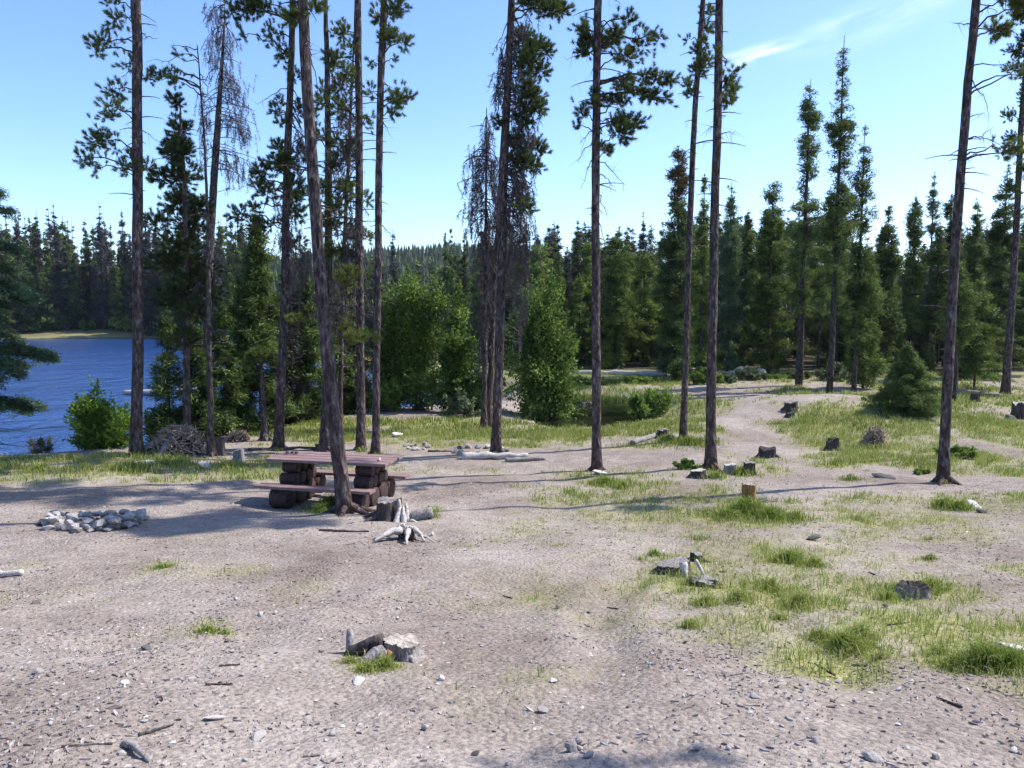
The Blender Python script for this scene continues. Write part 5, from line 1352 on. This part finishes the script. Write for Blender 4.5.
for a_ in [(137, 458, 12, 8, 90, .4), (278, 451, 10, 6, 60, .4), (361, 452, 10, 7, 70, .35), (376, 458, 12, 8, 110, .35), (497, 456, 10, 6, 60, .5), (712, 470, 10, 8, 90, .4), (944, 484, 10, 6, 60, .4), (683, 443, 12, 10, 140, .3),
           (640, 560, 20, 7, 90, .6), (560, 545, 24, 5, 70, .7), (700, 540, 26, 9, 140, .6), (860, 520, 30, 9, 160, .6), (930, 540, 20, 7, 90, .6), (780, 620, 30, 12, 200, .6), (880, 660, 26, 12, 160, .6), (330, 508, 14, 18, 420, .3), (320, 512, 9, 12, 200, .35), (355, 506, 10, 9, 160, .4), (429, 517, 9, 13, 260, .25), (748, 515, 26, 22, 900, .2), (770, 520, 26, 18, 700, .22), (728, 518, 20, 14, 400, .3), (795, 520, 16, 14, 260, .3),
           (604, 486, 18, 14, 420, .3), (622, 488, 12, 10, 220, .3), (985, 668, 30, 34, 1100, .2), (1012, 672, 24, 34, 800, .25), (960, 668, 22, 22, 500, .3), (940, 655, 18, 16, 260, .4), (845, 650, 28, 26, 700, .4), (860, 640, 26, 24, 600, .5), (820, 640, 24, 18, 400, .5),
           (790, 562, 22, 18, 520, .3), (815, 566, 14, 12, 240, .35), (655, 556, 9, 10, 200, .2), (366, 672, 18, 14, 420, .4), (385, 668, 14, 18, 360, .35), (350, 664, 14, 10, 240, .45), (395, 655, 10, 10, 140, .3), (208, 632, 18, 9, 360, .25), (163, 568, 14, 7, 240, .3), (225, 634, 12, 7, 160, .3),
           (945, 508, 18, 14, 420, .25), (960, 510, 16, 14, 360, .25), (930, 590, 18, 16, 320, .3), (900, 592, 16, 14, 260, .3), (888, 600, 14, 14, 200, .35), (930, 560, 10, 8, 160, .3), (705, 605, 20, 16, 300, .5), (740, 600, 22, 18, 360, .5), (690, 628, 16, 14, 220, .5), (770, 590, 24, 18, 360, .5), (800, 605, 24, 20, 360, .5),
           (850, 480, 14, 8, 200, .3), (690, 445, 20, 12, 500, .2), (668, 442, 14, 10, 300, .25), (710, 442, 14, 10, 260, .3), (740, 475, 22, 12, 320, .3), (715, 478, 16, 10, 220, .3), (130, 470, 16, 12, 300, .3), (40, 472, 16, 12, 260, .35), (230, 468, 22, 10, 300, .35), (180, 466, 24, 10, 300, .4), (85, 470, 14, 9, 220, .3)]:
    tuft(*a_)
tag(G.build('grass_tufts', M_grass), 'taller green grass tufts around the stumps and trunks', 'grass', kind='stuff')
# reeds along the pond
G = Geo(); n = 9000
x = r.uniform(.2, 7.4, n); y = r.uniform(25, 40, n); d = sdf(POND, x, y)
k = ((d > -1.3) & (d < .9) & (y > 34.5)) | ((d > -.05) & (d < .4) & (r.random(n) < .12)); x, y = x[k], y[k]; n = len(x)
V, F, tn = grass_mesh(np.stack([x, y, np.maximum(hgt(x, y), POND_Z - .02)], -1), r.uniform(.12, .32, n), r.uniform(.05, .5, n), np.clip(r.normal(.4, .15, n), 0, 1), np.full(n, .03), r)
G.add(V, F, tn)
tag(G.build('pond_reeds', M_grass), 'yellow green reeds along the pond edge', 'reeds', kind='stuff')
# wood chips
G = Geo(); n = 40000
y = 2.4 + 13 * r.random(n) ** 1.4; x = r.uniform(-1, 1, n) * (y * .7 + .4)
k = (r.random(n) < .06 + 1.1 * sm(.35, .9, vnoise(x, y, .9) * .6 + .4 * vnoise(x, y, 3.3))) ; x, y = x[k], y[k]; n = len(x)
a = r.random(n) * 6.283; L = .003 + .017 * r.random(n) ** 3.2 * (1 + .05 * y) * (1 + 1.0 * (r.random(n) < .03)); z = hgt(x, y)
d = np.stack([np.cos(a), np.sin(a), r.normal(0, .25, n)], -1); s = np.stack([-np.sin(a), np.cos(a), r.normal(0, .3, n)], -1)
p = np.stack([x, y, z + .006], -1); wv = (L * r.uniform(.12, .4, n))[:, None]; L = L[:, None]
top = np.stack([p - d * L, p + s * wv + [0, 0, .002], p + d * L, p - s * wv + [0, 0, .002]], 1)
low = top - [0, 0, .009]
V = np.concatenate([top, low], 1).reshape(-1, 3); o = np.arange(n)[:, None] * 8
F = np.concatenate([o + q for q in ([0, 3, 2], [0, 2, 1], [0, 1, 5], [0, 5, 4], [1, 2, 6], [1, 6, 5], [2, 3, 7], [2, 7, 6], [3, 0, 4], [3, 4, 7])])
G.add(V, F, np.repeat(np.clip(r.normal(.42, .24, n), 0, 1), 8))
tag(G.build('wood_chips', M_chip), 'bark and wood chips strewn over the dirt', 'wood chips', kind='stuff')
# fine gravel
G = Geo(); n = 9000
y = 2.4 + 14 * r.random(n) ** 1.5; x = r.uniform(-1, 1, n) * (y * .7 + .4)
k = r.random(n) < .1 + .9 * sm(.4, .9, vnoise(x + 40, y, .7) * .6 + .4 * vnoise(x + 4, y, 3.7)); x, y = x[k], y[k]; n = len(x)
s = .003 + .010 * r.random(n) ** 4
bv = np.array([(1, 0, 0), (-1, 0, 0), (0, 1, 0), (0, -1, 0), (0, 0, .8), (0, 0, -.8), (.7, .6, .4), (-.6, .7, .35), (-.7, -.6, .4), (.6, -.7, .35)])
bf = np.array([(4, 6, 7), (4, 7, 8), (4, 8, 9), (4, 9, 6), (0, 2, 6), (2, 7, 6), (2, 1, 7), (1, 8, 7), (1, 3, 8), (3, 9, 8), (3, 0, 9), (0, 6, 9), (0, 5, 2), (2, 5, 1), (1, 5, 3), (3, 5, 0)])
ca, sa = np.cos(r.random(n) * 6.28), np.sin(r.random(n) * 6.28)
nn = np.hypot(ca, sa); ca, sa = ca / nn, sa / nn
B = bv[None] * (1 + r.normal(0, .18, (n, 10, 3))) * s[:, None, None] * np.stack([r.uniform(.8, 1.5, n), r.uniform(.7, 1.1, n), r.uniform(.5, 1, n)], -1)[:, None]
V = np.stack([B[..., 0] * ca[:, None] - B[..., 1] * sa[:, None], B[..., 0] * sa[:, None] + B[..., 1] * ca[:, None], B[..., 2]], -1) + np.stack([x, y, hgt(x, y) + s * .25], -1)[:, None]
F = (np.arange(n)[:, None, None] * 10 + bf[None]).reshape(-1, 3)
G.add(V.reshape(-1, 3), F, np.repeat(np.clip(r.normal(.42, .30, n), 0, 1), 10))
tag(G.build('gravel', M_gravel), 'fine gravel scattered over the dirt', 'gravel', kind='stuff')
